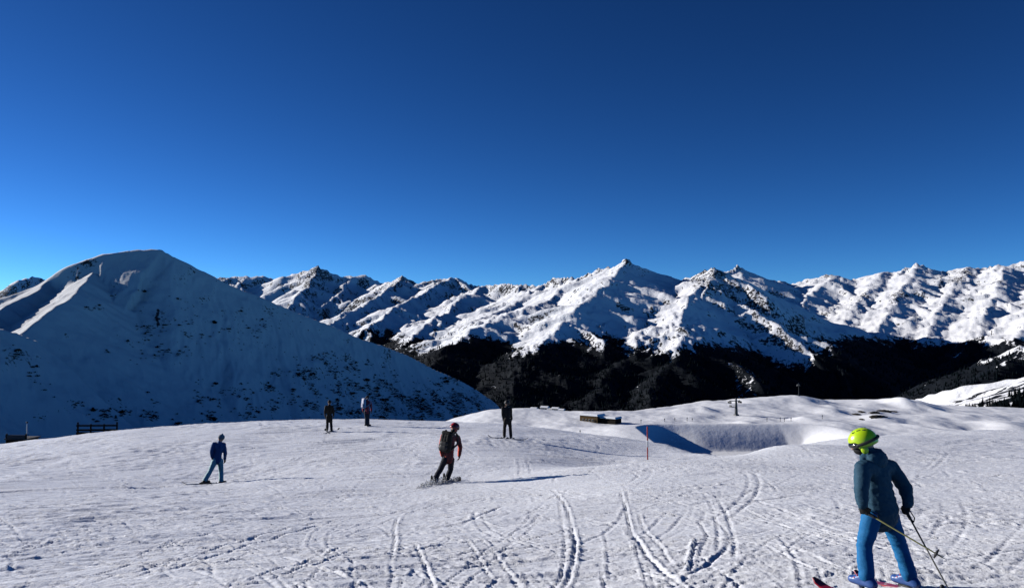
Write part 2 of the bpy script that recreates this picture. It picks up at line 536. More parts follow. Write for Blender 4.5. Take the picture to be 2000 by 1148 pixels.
def plateau_z(x, y):
    z = -46.8 - 0.034 * np.maximum(x - 150, 0)
    z = z + 1.5 * fbm(x * 0.012, y * 0.012, 4, 201, 0.5) + 0.85 * fbm(x * 0.045, y * 0.03, 4, 207, 0.5) + 0.22 * fbm(x * 0.16 + y * 0.05, y * 0.07, 3, 209, 0.5)
    for (px, py, d, sx, sy, h) in LUMPS:
        c = P(px, py, d)
        z = z + h * np.exp(-((x - c[0]) / sx) ** 2 - ((y - c[1]) / sy) ** 2)
    lr = np.random.default_rng(77)
    for _ in range(60):                              # hummocks
        hx, hy = lr.uniform(95, 290), lr.uniform(375, 515)
        z = z + lr.uniform(-.9, 2.3) * np.exp(-(((x - hx) / lr.uniform(4.5, 9.5)) ** 2 + ((y - hy) / lr.uniform(6, 15)) ** 2))
    # raised bank round the basin, lit on its outer left flank
    z = z + 4.2 * np.exp(-((x - 48) / 20.0) ** 2) * sstep(235, 275, y) * (1 - sstep(345, 385, y)) * sstep(1.2, 0, (x - 48) / 20.0)
    # the basin: flat floor, battered walls
    cx0, cx1, cy0, cy1 = 53.0, 138.0, 225.0, 352.0
    rx = np.maximum(np.maximum(cx0 - x, x - cx1), 0); ry = np.maximum(np.maximum(cy0 - y, y - cy1), 0)
    ax, ay = (cx0 + cx1) / 2, (cy0 + cy1) / 2
    qx = np.abs(x - ax) - (cx1 - cx0) / 2 + 14; qy = np.abs(y - ay) - (cy1 - cy0) / 2 + 14
    sd = np.hypot(np.maximum(qx, 0), np.maximum(qy, 0)) + np.minimum(np.maximum(qx, qy), 0) - 14   # <0 inside the rim
    rim_z = np.maximum(z, -42.6)
    far = sstep(-30, -4, y - cy1) * sstep(68, 84, x)          # the far and right walls are battered flatter
    wall_w = 12.0 + 7.0 * far + np.maximum(x - 118, 0) * 0.8
    q = np.clip(-sd / wall_w, 0, 1)
    bowl = -42.6 - 9.6 * (0.75 * q + 0.25 * sstep(0, 1, q))
    z = z + (np.maximum(z, -42.6 + 0.0 * z) - z) * sstep(16, 2, sd) * (x < 150)
    z = np.where(sd < 0, bowl, z)
    # drops off towards the valley and on the left
    z = z - 0.016 * np.maximum(y - np.interp(x, [-60, 0, 60, 150, 250, 400], [440, 445, 440, 520, 545, 520]), 0) ** 1.75
    z = z - 0.03 * np.maximum(-x - 8 - 0.02 * (y - 300), 0) ** 1.6
    z = z - 0.02 * np.maximum(230 - y, 0) ** 1.2
    return z


pa = np.radians(np.linspace(-14, 46, 520)); pr = np.r_[np.linspace(90, 230, 16)[:-1], np.linspace(230, 600, 300), np.linspace(600, 800, 14)[1:]]
PA, PR = np.meshgrid(pa, pr)
PX, PY = np.sin(PA) * PR, np.cos(PA) * PR
PZ = plateau_z(PX, PY)
pl_me = fast_mesh('snow_plateau', np.stack([PX, PY, PZ], -1).reshape(-1, 3), grid_faces(*PX.shape)[:, ::-1])
pl_rock = 0.0 * PX
attr(pl_me, 'rock', pl_rock)
attr(pl_me, 'forest', 0 * PX)
tag(link_mesh('snow_plateau', pl_me, M['plateau']), 'sunlit snow plateau with a banked storage basin beyond the piste', kind='structure')


def pz(x, y):
    return float(plateau_z(np.array([float(x)]), np.array([float(y)]))[0])


# ------------------------------------------------------------------ mountains: ridges with fluted flanks
def ridge_field(x, y, ridges, seed, warp, gully, floor, ribs=None):
    """height = highest of the ridges' flanks; returns height and distance below the crest that owns the spot"""
    wx = x + warp * fbm(x / (warp * 9), y / (warp * 9), 3, seed + 1)
    wy = y + warp * fbm(x / (warp * 9) + 50, y / (warp * 9), 3, seed + 2)
    H = np.full(x.shape, -1e9); D = np.zeros_like(x)
    for ri, (poly, s1, s2, dk) in enumerate(ridges):
        pp = np.array([P(a, b, c) for a, b, c in poly])
        best = np.full(x.shape, 1e18); Z = np.zeros_like(x); T = np.zeros_like(x); SD = np.zeros_like(x)
        L = 0.0
        for a, b in zip(pp[:-1], pp[1:]):
            d = b[:2] - a[:2]; l2 = d @ d; l = math.sqrt(l2)
            t = np.clip(((wx - a[0]) * d[0] + (wy - a[1]) * d[1]) / l2, 0, 1)
            ex = wx - a[0] - t * d[0]; ey = wy - a[1] - t * d[1]
            dd = ex * ex + ey * ey
            # effective distance also counts the height of the crest, so high crests win
            m = dd < best
            best = np.where(m, dd, best)
            Z = np.where(m, a[2] + t * (b[2] - a[2]), Z)
            T = np.where(m, L + t * l, T)
            SD = np.where(m, np.sign(d[0] * ey - d[1] * ex), SD)
            L += l
        dist = np.sqrt(best)
        drop = s2 * dist + (s1 - s2) * dk * (1 - np.exp(-dist / dk))
        h = Z - drop
        c = h + gully * 0.5 > H
        dc = dist[c]
        fl = fbm(T[c] / (gully * 3.0) + SD[c] * 37.7 + ri * 5.1, dc / (gully * 9.0), 4, seed + 11, 0.5, ridged=True)
        h[c] += gully * 0.42 * fl * np.clip(dc / (gully * 2.5), 0, 1)
        m = h > H
        H = np.where(m, h, H); D = np.where(m, dist, D)
        if not ribs:
            continue
        # side ribs branching off this crest, each pressed only into its own neighbourhood
        rg = np.random.default_rng(seed + 77 * ri)
        seglen = np.r_[0, np.cumsum(np.linalg.norm(np.diff(pp[:, :2], axis=0), axis=1))]
        pos = rg.uniform(60, 160)
        while pos < seglen[-1]:
            c0 = np.array([np.interp(pos, seglen, pp[:, q]) for q in range(3)])
            c1 = np.array([np.interp(min(pos + 50, seglen[-1]), seglen, pp[:, q]) for q in range(3)]) - np.array([np.interp(pos - 50, seglen, pp[:, q]) for q in range(3)])
            tan = c1[:2] / (np.linalg.norm(c1[:2]) + 1e-9) * (1 if c1[2] < 0 else -1)
            for sg in (-1, 1):
                if rg.random() < 0.25:
                    continue
                perp = np.array((-tan[1], tan[0])) * sg
                dr = perp * rg.uniform(.7, 1.0) + tan * rg.uniform(.1, .7); dr /= np.linalg.norm(dr)
                ln = rg.uniform(220, 620); kk = (s1 * .4 + s2 * .6) * rg.uniform(.55, .85)
                bend = np.array((-dr[1], dr[0])) * rg.normal(0, .12) * ln
                q0 = c0 - np.array((0, 0, 3.0)); q1 = np.array((*(c0[:2] + dr * ln * .5 + bend), c0[2] - kk * ln * .45)); q2 = np.array((*(c0[:2] + dr * ln), c0[2] - kk * ln * 1.1))
                allq = np.stack([q0, q1, q2]); pad = 260.0
                r_ = np.hypot(allq[:, 0], allq[:, 1]); a_ = np.arctan2(allq[:, 0], allq[:, 1])
                i0, i1 = np.searchsorted(ribs[1], (r_.min() - pad, r_.max() + pad)); j0, j1 = np.searchsorted(ribs[0], (a_.min() - pad / r_.min(), a_.max() + pad / r_.min()))
                if i1 - i0 < 2 or j1 - j0 < 2:
                    continue
                sl = (slice(i0, i1), slice(j0, j1))
                X, Y = wx[sl], wy[sl]; bh = np.full(X.shape, -1e9)
                ss = rg.uniform(.62, .95)
                for a, b in ((q0, q1), (q1, q2)):
                    d = b[:2] - a[:2]; l2 = d @ d
                    t = np.clip(((X - a[0]) * d[0] + (Y - a[1]) * d[1]) / l2, 0, 1)
                    e = np.hypot(X - a[0] - t * d[0], Y - a[1] - t * d[1])
                    bh = np.maximum(bh, a[2] + t * (b[2] - a[2]) - ss * e)
                m = bh > H[sl]
                H[sl] = np.where(m, bh, H[sl])
            pos += rg.uniform(130, 330)
    H = np.maximum(H, floor + 0.06 * (H - floor))
    return H, D


RANGE = [  # (crest through photo pixel + km), upper slope, lower slope, bend in metres
    # far left skyline
    ([(-200, 540, 9500), (40, 527, 9300), (105, 530, 9200), (250, 548, 9200), (430, 541, 9000), (510, 538, 9000), (530, 544, 9000),
      (590, 530, 8900), (625, 520, 8800), (650, 533, 8700), (690, 540, 8700), (710, 537, 8700), (745, 553, 8600)], 0.85, 0.40, 500),
    ([(625, 525, 8800), (600, 560, 8100), (555, 600, 7400), (500, 640, 6800)], 0.8, 0.5, 300),
    ([(690, 540, 8700), (660, 575, 8000), (600, 625, 7300)], 0.8, 0.5, 300),
    ([(480, 539, 9000), (450, 580, 8200)], 0.8, 0.5, 300),
    ([(745, 553, 8500), (765, 549, 8200), (790, 540, 8000), (830, 557, 8000), (855, 543, 7800), (880, 539, 7800), (905, 546, 7800), (935, 558, 7700)], 0.85, 0.42, 400),
    ([(790, 540, 8000), (755, 570, 7200), (690, 605, 6500), (610, 650, 5900)], 0.8, 0.5, 250),
    ([(880, 539, 7800), (810, 580, 6900), (765, 605, 6300), (700, 650, 5700), (640, 720, 5200)], 0.8, 0.5, 250),
    # central massif
    ([(935, 558, 7400), (985, 553, 7000), (1030, 557, 6800), (1060, 551, 6700), (1090, 538, 6600), (1135, 540, 6400), (1160, 526, 6200),
      (1198, 516, 6050), (1216, 502, 6000), (1234, 520, 6050), (1265, 540, 6150), (1295, 549, 6200), (1340, 544, 6100), (1388, 521, 5700)], 1.25, 0.42, 190),
    ([(940, 557, 7300), (895, 592, 6500), (820, 640, 5600), (770, 690, 5000)], 0.5, 0.42, 250),
    ([(1060, 553, 6700), (990, 600, 5900), (900, 645, 5200), (830, 700, 4600)], 0.37, 0.40, 250),
    ([(1135, 542, 6400), (1065, 588, 5600), (965, 625, 5000), (880, 672, 4400), (800, 745, 3800)], 0.37, 0.40, 250),
    ([(1215, 512, 6000), (1180, 560, 5400), (1110, 615, 4800), (1050, 680, 4200), (980, 775, 3500)], 0.37, 0.40, 250),
    ([(1265, 542, 6150), (1235, 592, 5300), (1170, 650, 4600), (1110, 720, 4000), (1040, 800, 3400)], 0.37, 0.40, 250),
    ([(1340, 545, 6100), (1300, 600, 5200), (1250, 660, 4500), (1190, 730, 3900), (1130, 810, 3300)], 0.37, 0.40, 250),
    ([(1385, 533, 5800), (1335, 590, 5000), (1330, 650, 4400), (1290, 730, 3800), (1250, 815, 3200)], 0.5, 0.42, 250),
    ([(1388, 523, 5700), (1425, 585, 5250), (1485, 608, 4900), (1540, 652, 4600), (1620, 712, 4300), (1740, 775, 4050)], 0.80, 0.55, 250),
    ([(1388, 523, 5700), (1374, 575, 5200), (1360, 625, 4850), (1350, 690, 4400)], 0.85, 0.5, 200),
    # right range
    ([(1385, 548, 7600), (1440, 519, 7900), (1470, 535, 7900), (1510, 549, 8000), (1530, 542, 8000), (1548, 553, 8000), (1575, 547, 8000), (1625, 534, 7900), (1657, 545, 7900),
      (1690, 543, 7800), (1722, 530, 7800), (1760, 525, 7700), (1790, 512, 7700), (1822, 527, 7700), (1850, 530, 7600), (1890, 521, 7500),
      (1925, 519, 7500), (1960, 515, 7300), (2000, 511, 7200), (2200, 500, 6900)], 1.35, 0.36, 170),
    ([(1440, 526, 7900), (1470, 570, 7000), (1500, 610, 6400), (1560, 640, 6000)], 0.36, 0.36, 250),
    ([(1625, 536, 7900), (1585, 575, 7200), (1560, 605, 6700), (1590, 650, 6100)], 0.36, 0.36, 250),
    ([(1722, 531, 7800), (1690, 570, 7100), (1660, 605, 6500), (1640, 660, 5900)], 0.36, 0.36, 250),
    ([(1790, 519, 7700), (1760, 565, 6900), (1740, 605, 6300), (1715, 665, 5600), (1690, 740, 5000)], 0.36, 0.36, 250),
    ([(1890, 522, 7500), (1860, 570, 6700), (1830, 615, 6000), (1800, 680, 5300), (1770, 760, 4700)], 0.36, 0.36, 250),
    ([(1960, 517, 7300), (1945, 570, 6400), (1920, 620, 5700), (1880, 690, 5000), (1820, 770, 4300)], 0.36, 0.36, 250),
    ([(2100, 507, 7000), (2060, 570, 6000), (2010, 625, 5300), (1960, 700, 4600)], 0.36, 0.36, 250),
    # wooded hill on the right, and the snowy shoulder in front of it
    ([(2300, 590, 3300), (2100, 655, 3000), (1990, 690, 2800), (1900, 745, 2600), (1830, 800, 2400), (1790, 840, 2300)], 0.6, 0.45, 200),
    ([(2300, 670, 1250), (2100, 725, 1100), (2000, 765, 1000), (1940, 798, 940), (1880, 832, 890), (1820, 880, 850)], 0.45, 0.4, 100),
    # shelf with the hamlet below the plateau
    ([(960, 815, 760), (1035, 799, 730), (1105, 803, 705), (1180, 835, 690)], 0.25, 0.5, 60),
]
ra = np.radians(np.linspace(-40, 40, 900))
rr = 620 * np.power(10500 / 620.0, np.linspace(0, 1, 560))
RA, RRr = np.meshgrid(ra, rr)
GX, GY = np.sin(RA) * RRr, np.cos(RA) * RRr
GZ, GD = ridge_field(GX, GY, RANGE, 300, 70.0, 70.0, -470.0, (ra, rr))
near_k = sstep(1500, 2800, RRr)
rugged = sstep(-0.05, 0.35, pnoise(GX / 620, GY / 900, 372) + 0.25 * pnoise(GX / 200, GY / 200, 373))
rough_k = (0.25 + 0.75 * np.clip(GD / 220, 0, 1)) * near_k
GZ = GZ + rough_k * (60 * (ridged_mf(GX / 800 + 0.25 * pnoise(GX / 500, GY / 500, 329), GY / 800, 7, 330) - 0.42) + (2 + 9 * rugged) * fbm(GX / 80, GY / 80, 3, 341, 0.65, ridged=True) - 4)
GZ = GZ + (1 - near_k) * 1.5 * fbm(GX / 40, GY / 40, 4, 350)
GZ = GZ + near_k * (1 - np.clip(GD / 240, 0, 1)) * (24 * fbm(GX / 150, GY / 150, 4, 360, 0.65) + (4 + 20 * rugged) * (ridged_mf(GX / 75, GY / 75, 4, 365) - 0.45))


def slope_of(Xg, Yg, Zg):
    e1 = np.stack([np.gradient(a, axis=1) for a in (Xg, Yg, Zg)], -1)
    e2 = np.stack([np.gradient(a, axis=0) for a in (Xg, Yg, Zg)], -1)
    n = np.cross(e1, e2); n /= np.linalg.norm(n, axis=-1, keepdims=True) + 1e-12
    n *= np.sign(n[..., 2:3])
    return n


GN = slope_of(GX, GY, GZ)
steep = 1 - GN[..., 2]
rock = sstep(0.13, 0.34, steep) * 0.62 + 0.06 * sstep(150, 450, GZ) + (0.10 + 0.24 * rugged) * np.exp(-GD / 110) * sstep(90, 320, GZ) + 0.12 * rugged - 0.08 + 0.30 * pnoise(GX / 150, GY / 150, 370) + 0.15
rock = np.clip(rock * near_k, 0, 0.60)
line = -66 - 95 * np.exp(-((1000 + F * GX / GY - 1510) / 75) ** 2) * sstep(3600, 4200, RRr) + 95 * fbm(GX / 620, GY / 620, 6, 380, 0.6) + 60 * np.clip(GN[..., 0], -1, 1)
forest = sstep(80, -80, GZ - line) * 0.78 + 0.08 * pnoise(GX / 180, GY / 180, 381)
forest = forest * (1 - 0.22 * sstep(0.18, 0.42, pnoise(GX / 330, GY / 330, 390) + 0.3 * pnoise(GX / 90, GY / 90, 391)) * sstep(-330, -150, -np.abs(GZ + 250) - 60))
shoulder = (RRr < 1500) & (RA > R(26))
forest = np.where(RRr < 1500, np.where(shoulder, 0.47 + 0.45 * pnoise(GX / 38, GY / 38, 395), 0.0), forest)
range_me = fast_mesh('mountain_range', np.stack([GX, GY, GZ], -1).reshape(-1, 3), grid_faces(*GX.shape)[:, ::-1])
attr(range_me, 'rock', np.where(forest > 0.5, 0, rock)); attr(range_me, 'forest', forest)
tag(link_mesh('mountain_range', range_me, M['range'], smooth=False), 'long range of jagged snow peaks above dark wooded valley sides', kind='structure')

MOUNT = [
    ([(-300, 690, 1050), (-150, 640, 1085), (0, 583, 1118), (60, 560, 1137), (100, 541, 1149), (150, 515, 1166), (200, 496, 1181), (245, 488, 1193), (312, 486, 1208),
      (340, 503, 1205), (430, 545, 1230), (520, 584, 1260), (620, 625, 1300), (700, 660, 1335), (790, 691, 1375), (860, 724, 1410),
      (920, 755, 1445), (965, 788, 1480), (1010, 835, 1520)], 0.80, 0.62, 140),
    ([(180, 532, 1138), (163, 556, 1070), (118, 593, 985), (60, 636, 905), (-10, 690, 835)], 0.62, 0.6, 100),
    ([(95, 547, 1140), (62, 570, 1085), (10, 600, 1010), (-60, 640, 940)], 0.62, 0.6, 100),
    ([(-300, 520, 690), (-120, 585, 730), (0, 636, 770), (70, 664, 800), (140, 740, 845), (230, 830, 900), (300, 900, 950)], 0.75, 0.65, 60),
]
ma = np.radians(np.linspace(-44, 1.0, 600)); mr_ = np.linspace(560, 1760, 320)
MA, MR = np.meshgrid(ma, mr_)
QX, QY = np.sin(MA) * MR, np.cos(MA) * MR
QZ, QD = ridge_field(QX, QY, MOUNT, 500, 9.0, 6.0, -330.0)
QZ = QZ + np.clip(QD / 60, 0.1, 1) * (2.4 * fbm(QX / 75, QY / 75, 5, 520, 0.5) + 1.2 * fbm(QX / 22, QY / 22, 3, 530, 0.5, ridged=True))
QN = slope_of(QX, QY, QZ)
mpx = 1000 + F * QX / QY
elev = 640 - QZ / QY * F                       # how low on the face, as seen from the piste
qrock = 0.22 + 0.55 * pnoise(QX / 28, QY / 60, 540) + 0.3 * sstep(0.16, 0.30, 1 - QN[..., 2]) - 0.25
low = sstep(40, -110, QZ)
scrub_d = low * (0.42 + 0.9 * pnoise(QX / 45, QY / 45, 550)) + 0.15 * sstep(650, 900, mpx) * low
gul = np.exp(-((mpx - 308 - 5 * pnoise(QZ / 9, QZ * 0, 8)) / 4.0) ** 2 - ((QZ - 14) / 22) ** 2) * (0.75 + 0.6 * pnoise(QX / 9, QZ / 9, 9))
qrock = qrock + 0.85 * gul
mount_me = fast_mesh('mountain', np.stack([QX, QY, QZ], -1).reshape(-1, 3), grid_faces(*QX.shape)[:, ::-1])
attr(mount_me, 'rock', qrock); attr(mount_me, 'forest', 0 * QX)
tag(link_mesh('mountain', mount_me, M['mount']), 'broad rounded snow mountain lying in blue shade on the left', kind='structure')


# ------------------------------------------------------------------ sight-line helpers on the built ground
def march(zfun, px, py, d0, d1, n=1500):
    ds = np.linspace(d0, d1, n); k = P(px, py, 1.0)
    h = zfun(k[0] * ds, ds) - k[2] * ds
    i = int(np.argmax(h > 0)) if (h > 0).any() else int(np.argmax(h))
    return np.array((k[0] * ds[i], ds[i], float(zfun(np.array([k[0] * ds[i]]), np.array([ds[i]]))[0])))


def range_z(x, y):
    a = np.arctan2(x, y); r_ = np.hypot(x, y)
    j = np.clip((a - ra[0]) / (ra[1] - ra[0]), 0, len(ra) - 1.001)
    i = np.clip(np.log(r_ / rr[0]) / math.log(rr[1] / rr[0]), 0, len(rr) - 1.001)
    i0, j0 = i.astype(int), j.astype(int); u, v = i - i0, j - j0
    return (GZ[i0, j0] * (1 - v) + GZ[i0, j0 + 1] * v) * (1 - u) + (GZ[i0 + 1, j0] * (1 - v) + GZ[i0 + 1, j0 + 1] * v) * u


# ------------------------------------------------------------------ conifer woods on the valley sides
def cone_trees(pos, hgt, wid, tiers):
    """many plain conifers in one mesh: pos (n,3)"""
    n = len(pos); seg = 5
    V, Fc, off = [], [], 0
    for t in range(tiers):
        z0 = hgt * (0.06 + 0.40 * t / max(1, tiers)); z1 = hgt * (1.0 if t == tiers - 1 else 0.72)
        r0 = wid * (1 - 0.45 * t / max(1, tiers))
        ph = rng.random(n) * 6.28
        ring = []
        for k in range(seg):
            a = ph + 2 * math.pi * k / seg
            jit = 0.75 + 0.5 * rng.random(n)
            ring.append(pos + np.stack([np.cos(a) * r0 * jit, np.sin(a) * r0 * jit, z0 * (0.8 + 0.4 * rng.random(n))], 1))
        tip = pos + np.stack([0.05 * wid * (rng.random(n) - .5), 0.05 * wid * (rng.random(n) - .5), z1], 1)
        blk = np.stack(ring + [tip], 1).reshape(-1, 3)
        b = off + np.arange(n) * (seg + 1)
        for k in range(seg):
            Fc.append(np.stack([b + k, b + (k + 1) % seg, b + seg], 1))
        V.append(blk); off += n * (seg + 1)
    return np.vstack(V), np.vstack(Fc)


M['needles'] = simple('spruce_needles', (0.004, 0.007, 0.009), 0.9, 0.02, var=0.5, scale=0.05)
M['bark'] = simple('bark', (0.05, 0.036, 0.026), 0.9, 0.1, var=0.3, scale=8)
cand = np.flatnonzero((forest > 0.42) & (RRr > 1700) & (RRr < 6200) & (GN[..., 1] < 0.25))
wts = np.clip(forest.ravel()[cand], 0, 1) ** 1.5
pick = rng.choice(cand, size=min(36000, len(cand)), replace=False, p=wts / wts.sum())
tp = np.stack([GX.ravel()[pick], GY.ravel()[pick], GZ.ravel()[pick]], 1)
tp[:, :2] += rng.normal(0, 6, (len(tp), 2))
dist_t = np.hypot(tp[:, 0], tp[:, 1])
near_t = dist_t < 3400
hh = rng.uniform(10, 21, len(tp))
Va, Fa = cone_trees(tp[~near_t] - np.array((0, 0, 1.0)), hh[~near_t], hh[~near_t] * 0.24, 1)
Vb, Fb = cone_trees(tp[near_t] - np.array((0, 0, 1.0)), hh[near_t], hh[near_t] * 0.24, 2)
wood_me = fast_mesh('conifer_wood', np.vstack([Va, Vb]), np.vstack([Fa, Fb + len(Va)]))
tag(link_mesh('conifer_wood', wood_me, M['needles'], smooth=False), 'dark conifer woods covering the valley sides below the snow peaks', 'forest', kind='stuff')


# ------------------------------------------------------------------ dwarf pines on the shaded mountain
def bush_mesh(name, seed, n_tuft=26):
    r = np.random.default_rng(seed)
    V, Fc = [], []
    for k in range(n_tuft):
        a = r.random() * 6.28; rad = abs(r.normal(0, 0.42))
        c = np.array((math.cos(a) * rad, math.sin(a) * rad, 0.12 + 0.45 * r.random() * max(0.2, 1 - rad)))
        d = np.array((c[0], c[1], 0.5)) + r.normal(0, .3, 3); d /= np.linalg.norm(d)
        s_ = r.uniform(.16, .34); e1 = np.cross(d, (0, 0, 1)) + 1e-3; e1 /= np.linalg.norm(e1); e2 = np.cross(d, e1)
        b = len(V)
        V += [c + e1 * s_ * .5, c - e1 * s_ * .25 + e2 * s_ * .43, c - e1 * s_ * .25 - e2 * s_ * .43, c + d * s_ * 1.1, c - d * s_ * .5]
        Fc += [(b, b + 1, b + 3), (b + 1, b + 2, b + 3), (b + 2, b, b + 3), (b + 1, b, b + 4), (b + 2, b + 1, b + 4), (b, b + 2, b + 4)]
    return np.array(V), np.array(Fc)


mpy = 574 - F * np.tan(np.arctan2(QZ, QY) - PITCH)
CLUST = [(38, 690, 16, 14, 1.0), (60, 725, 12, 14, .6), (75, 745, 8, 10, .6), (105, 760, 8, 14, 1.0), (148, 790, 14, 8, .8), (95, 815, 12, 8, .6),
         (215, 810, 22, 10, 1.3), (240, 815, 14, 8, 1.0), (302, 800, 12, 14, 1.0), (300, 815, 16, 8, 1.0), (345, 822, 12, 6, .7), (392, 785, 8, 22, .9),
         (412, 815, 16, 8, 1.3), (440, 765, 22, 14, .6), (420, 790, 14, 16, .7), (520, 758, 14, 6, 1.1), (545, 725, 12, 6, .6), (578, 758, 8, 5, .9),
         (540, 800, 14, 16, 1.2), (480, 790, 30, 20, .7), (600, 790, 22, 14, 1.0), (620, 770, 30, 22, .7), (680, 760, 30, 22, .9), (690, 800, 30, 18, 1.0),
         (750, 765, 26, 22, 2.0), (770, 800, 30, 16, 3.0), (830, 780, 28, 18, 3.0), (830, 805, 30, 12, 5.0), (885, 790, 26, 16, 4.5), (905, 808, 22, 8, 5.0),
         (880, 755, 26, 14, .8), (930, 795, 16, 12, 1.4), (330, 650, 60, 40, .25), (210, 690, 8, 5, .5), (375, 655, 14, 5, .4), (500, 640, 60, 30, .12),
         (185, 602, 18, 4, .5), (215, 585, 8, 8, .4), (270, 570, 8, 3, .4), (640, 725, 60, 30, .5)]
den = np.zeros_like(QX)
for (cx, cy, sx, sy, w_) in CLUST:
    den += w_ * np.exp(-((mpx - cx) / sx) ** 2 - ((mpy - cy) / sy) ** 2)
den *= np.clip(0.15 + 2.6 * pnoise(QX / 26, QY / 26, 560) + 1.2 * pnoise(QX / 9, QY / 9, 561), 0.02, 2.5)
den[QN[..., 1] > 0.15] = 0
dv = den.ravel() * (QY.ravel() / 1000)
pk = rng.choice(len(dv), size=3400, replace=False, p=dv / dv.sum())
bush = [bush_mesh('b', 900 + k) for k in range(5)]
bp_ = np.stack([QX.ravel()[pk], QY.ravel()[pk], QZ.ravel()[pk]], 1)
bs_ = np.exp(rng.normal(0.1, 0.5, len(pk))) * 1.55
n_ind = 0
M['pine'] = simple('dwarf_pine_needles', (0.010, 0.016, 0.014), 0.9, 0.05, var=0.4, scale=0.3)
V, Fc, off = [], [], 0
for k in range(n_ind, len(pk)):
    bv, bf = bush[k % 5]; a = rng.random() * 6.28; c_, s_ = math.cos(a), math.sin(a)
    rv = np.stack([bv[:, 0] * c_ - bv[:, 1] * s_, bv[:, 0] * s_ + bv[:, 1] * c_, bv[:, 2] * 0.9], 1) * bs_[k] + bp_[k]
    V.append(rv); Fc.append(bf + off); off += len(bv)
tag(link_mesh('dwarf_pine_scrub', fast_mesh('dwarf_pine_scrub', np.vstack(V), np.vstack(Fc)), M['pine'], smooth=False),
    'scattered dark dwarf pine scrub on the shaded mountain slope', 'scrub', kind='stuff')


# ------------------------------------------------------------------ spruces on the snowy shoulder at the right edge
def spruce_meshes(seed):
    r = np.random.default_rng(seed)
    V, Fc = [], []
    tiers = 8
    for t in range(tiers):
        f = t / (tiers - 1); z = 0.10 + 0.80 * f; R0 = 0.20 * (1 - f) ** 0.85 + 0.02; drop = 0.09 * (1 - 0.5 * f)
        nb = 9
        for k in range(nb):
            a = 6.28 * k / nb + r.random() * 0.7; w = 0.36 + r.random() * 0.15; rr0 = R0 * r.uniform(0.7, 1.2)
            b = len(V)
            top = np.array((0, 0, z + 0.10))
            V += [top, np.array((math.cos(a - w) * rr0 * .7, math.sin(a - w) * rr0 * .7, z - drop * .3)),
                  np.array((math.cos(a) * rr0, math.sin(a) * rr0, z - drop)), np.array((math.cos(a + w) * rr0 * .7, math.sin(a + w) * rr0 * .7, z - drop * .3))]
            Fc += [(b, b + 1, b + 2), (b, b + 2, b + 3)]
    crown = (np.array(V), np.array(Fc))
    seg = 7; V = []; Fc = []
    for i, (z, q) in enumerate(((-0.05, .022), (.3, .016), (.95, .003))):
        for k in range(seg):
            V.append((math.cos(6.28 * k / seg) * q, math.sin(6.28 * k / seg) * q, z))
    for i in range(2):
        for k in range(seg):
            Fc.append((i * seg + k, i * seg + (k + 1) % seg, (i + 1) * seg + (k + 1) % seg, (i + 1) * seg + k))
    return crown, (np.array(V), np.array(Fc))


spr = []
for k in range(4):
    c, t = spruce_meshes(70 + k)
    mc = fast_mesh('crown', *c); mc.materials.append(M['needles']); mt = fast_mesh('trunk', *t); mt.materials.append(M['bark'])
    spr.append((mc, mt))
SPOTS = []
for (cx, cy, sx, sy, n_) in ((1905, 806, 22, 4, 34), (1965, 801, 24, 6, 54), (1990, 790, 14, 7, 30), (1940, 797, 20, 6, 16), (1988, 776, 16, 7, 14)):
    SPOTS += [(rng.normal(cx, sx * .6), rng.normal(cy, sy * .6)) for _ in range(n_)]
for k, (px, py) in enumerate(SPOTS):
    g = march(range_z, px, py, 800, 1400)
    t = empty('spruce_tree', g - np.array((0, 0, 0.3)), rng.random() * 6.28)
    h = rng.uniform(8, 14); t.scale = (h * 1.2, h * 1.2, h)
    tag(t, 'dark spruce on the snowy shoulder at the right edge', 'tree', 'spruces on the right shoulder')
    for nm, me in zip(('crown', 'trunk'), spr[k % 4]):
        o = bpy.data.objects.new(nm, me); COL.objects.link(o); o.parent = t


# ------------------------------------------------------------------ people: shapes grown as one skin
def v3(p):
    return np.array(p, dtype=float)


def capsule(p0, p1, r0, r1, flat=None, seg=14):
    p0, p1 = v3(p0), v3(p1); d = p1 - p0; L = np.linalg.norm(d)
    if L < 1e-6:
        d = np.array((0, 0, 1.0)); L = 1e-6
    else:
        d = d / L
    a = np.cross(d, (0.31, 0.77, 0.55)); a /= np.linalg.norm(a); b = np.cross(d, a)
    rows = []
    for t in (-90, -65, -35, 0):
        rows.append((p0 + d * r0 * math.sin(R(t)), r0 * math.cos(R(t))))
    for f in (0.33, 0.67):
        rows.append((p0 + d * L * f, r0 + (r1 - r0) * f))
    for t in (0, 35, 65, 90):
        rows.append((p1 + d * r1 * math.sin(R(t)), r1 * math.cos(R(t))))
    V, Fc = [], []
    for c, q in rows:
        for k in range(seg):
            an = 2 * math.pi * k / seg
            V.append(c + (a * math.cos(an) + b * math.sin(an)) * max(q, 1e-4))
    n = len(rows)
    for i in range(n - 1):
        for k in range(seg):
            Fc.append((i * seg + k, i * seg + (k + 1) % seg, (i + 1) * seg + (k + 1) % seg, (i + 1) * seg + k))
    V = np.array(V)
    if flat is not None:
        n_, f = v3(flat[0]), flat[1]; n_ /= np.linalg.norm(n_)
        t = np.clip(((V - p0) @ d) / L, 0, 1)[:, None]
        ax = p0 + d * L * t
        V = V - np.outer(((V - ax) @ n_) * (1 - f), n_)
    return V, Fc, [tuple(range(seg))[::-1], tuple(range((n - 1) * seg, n * seg))]


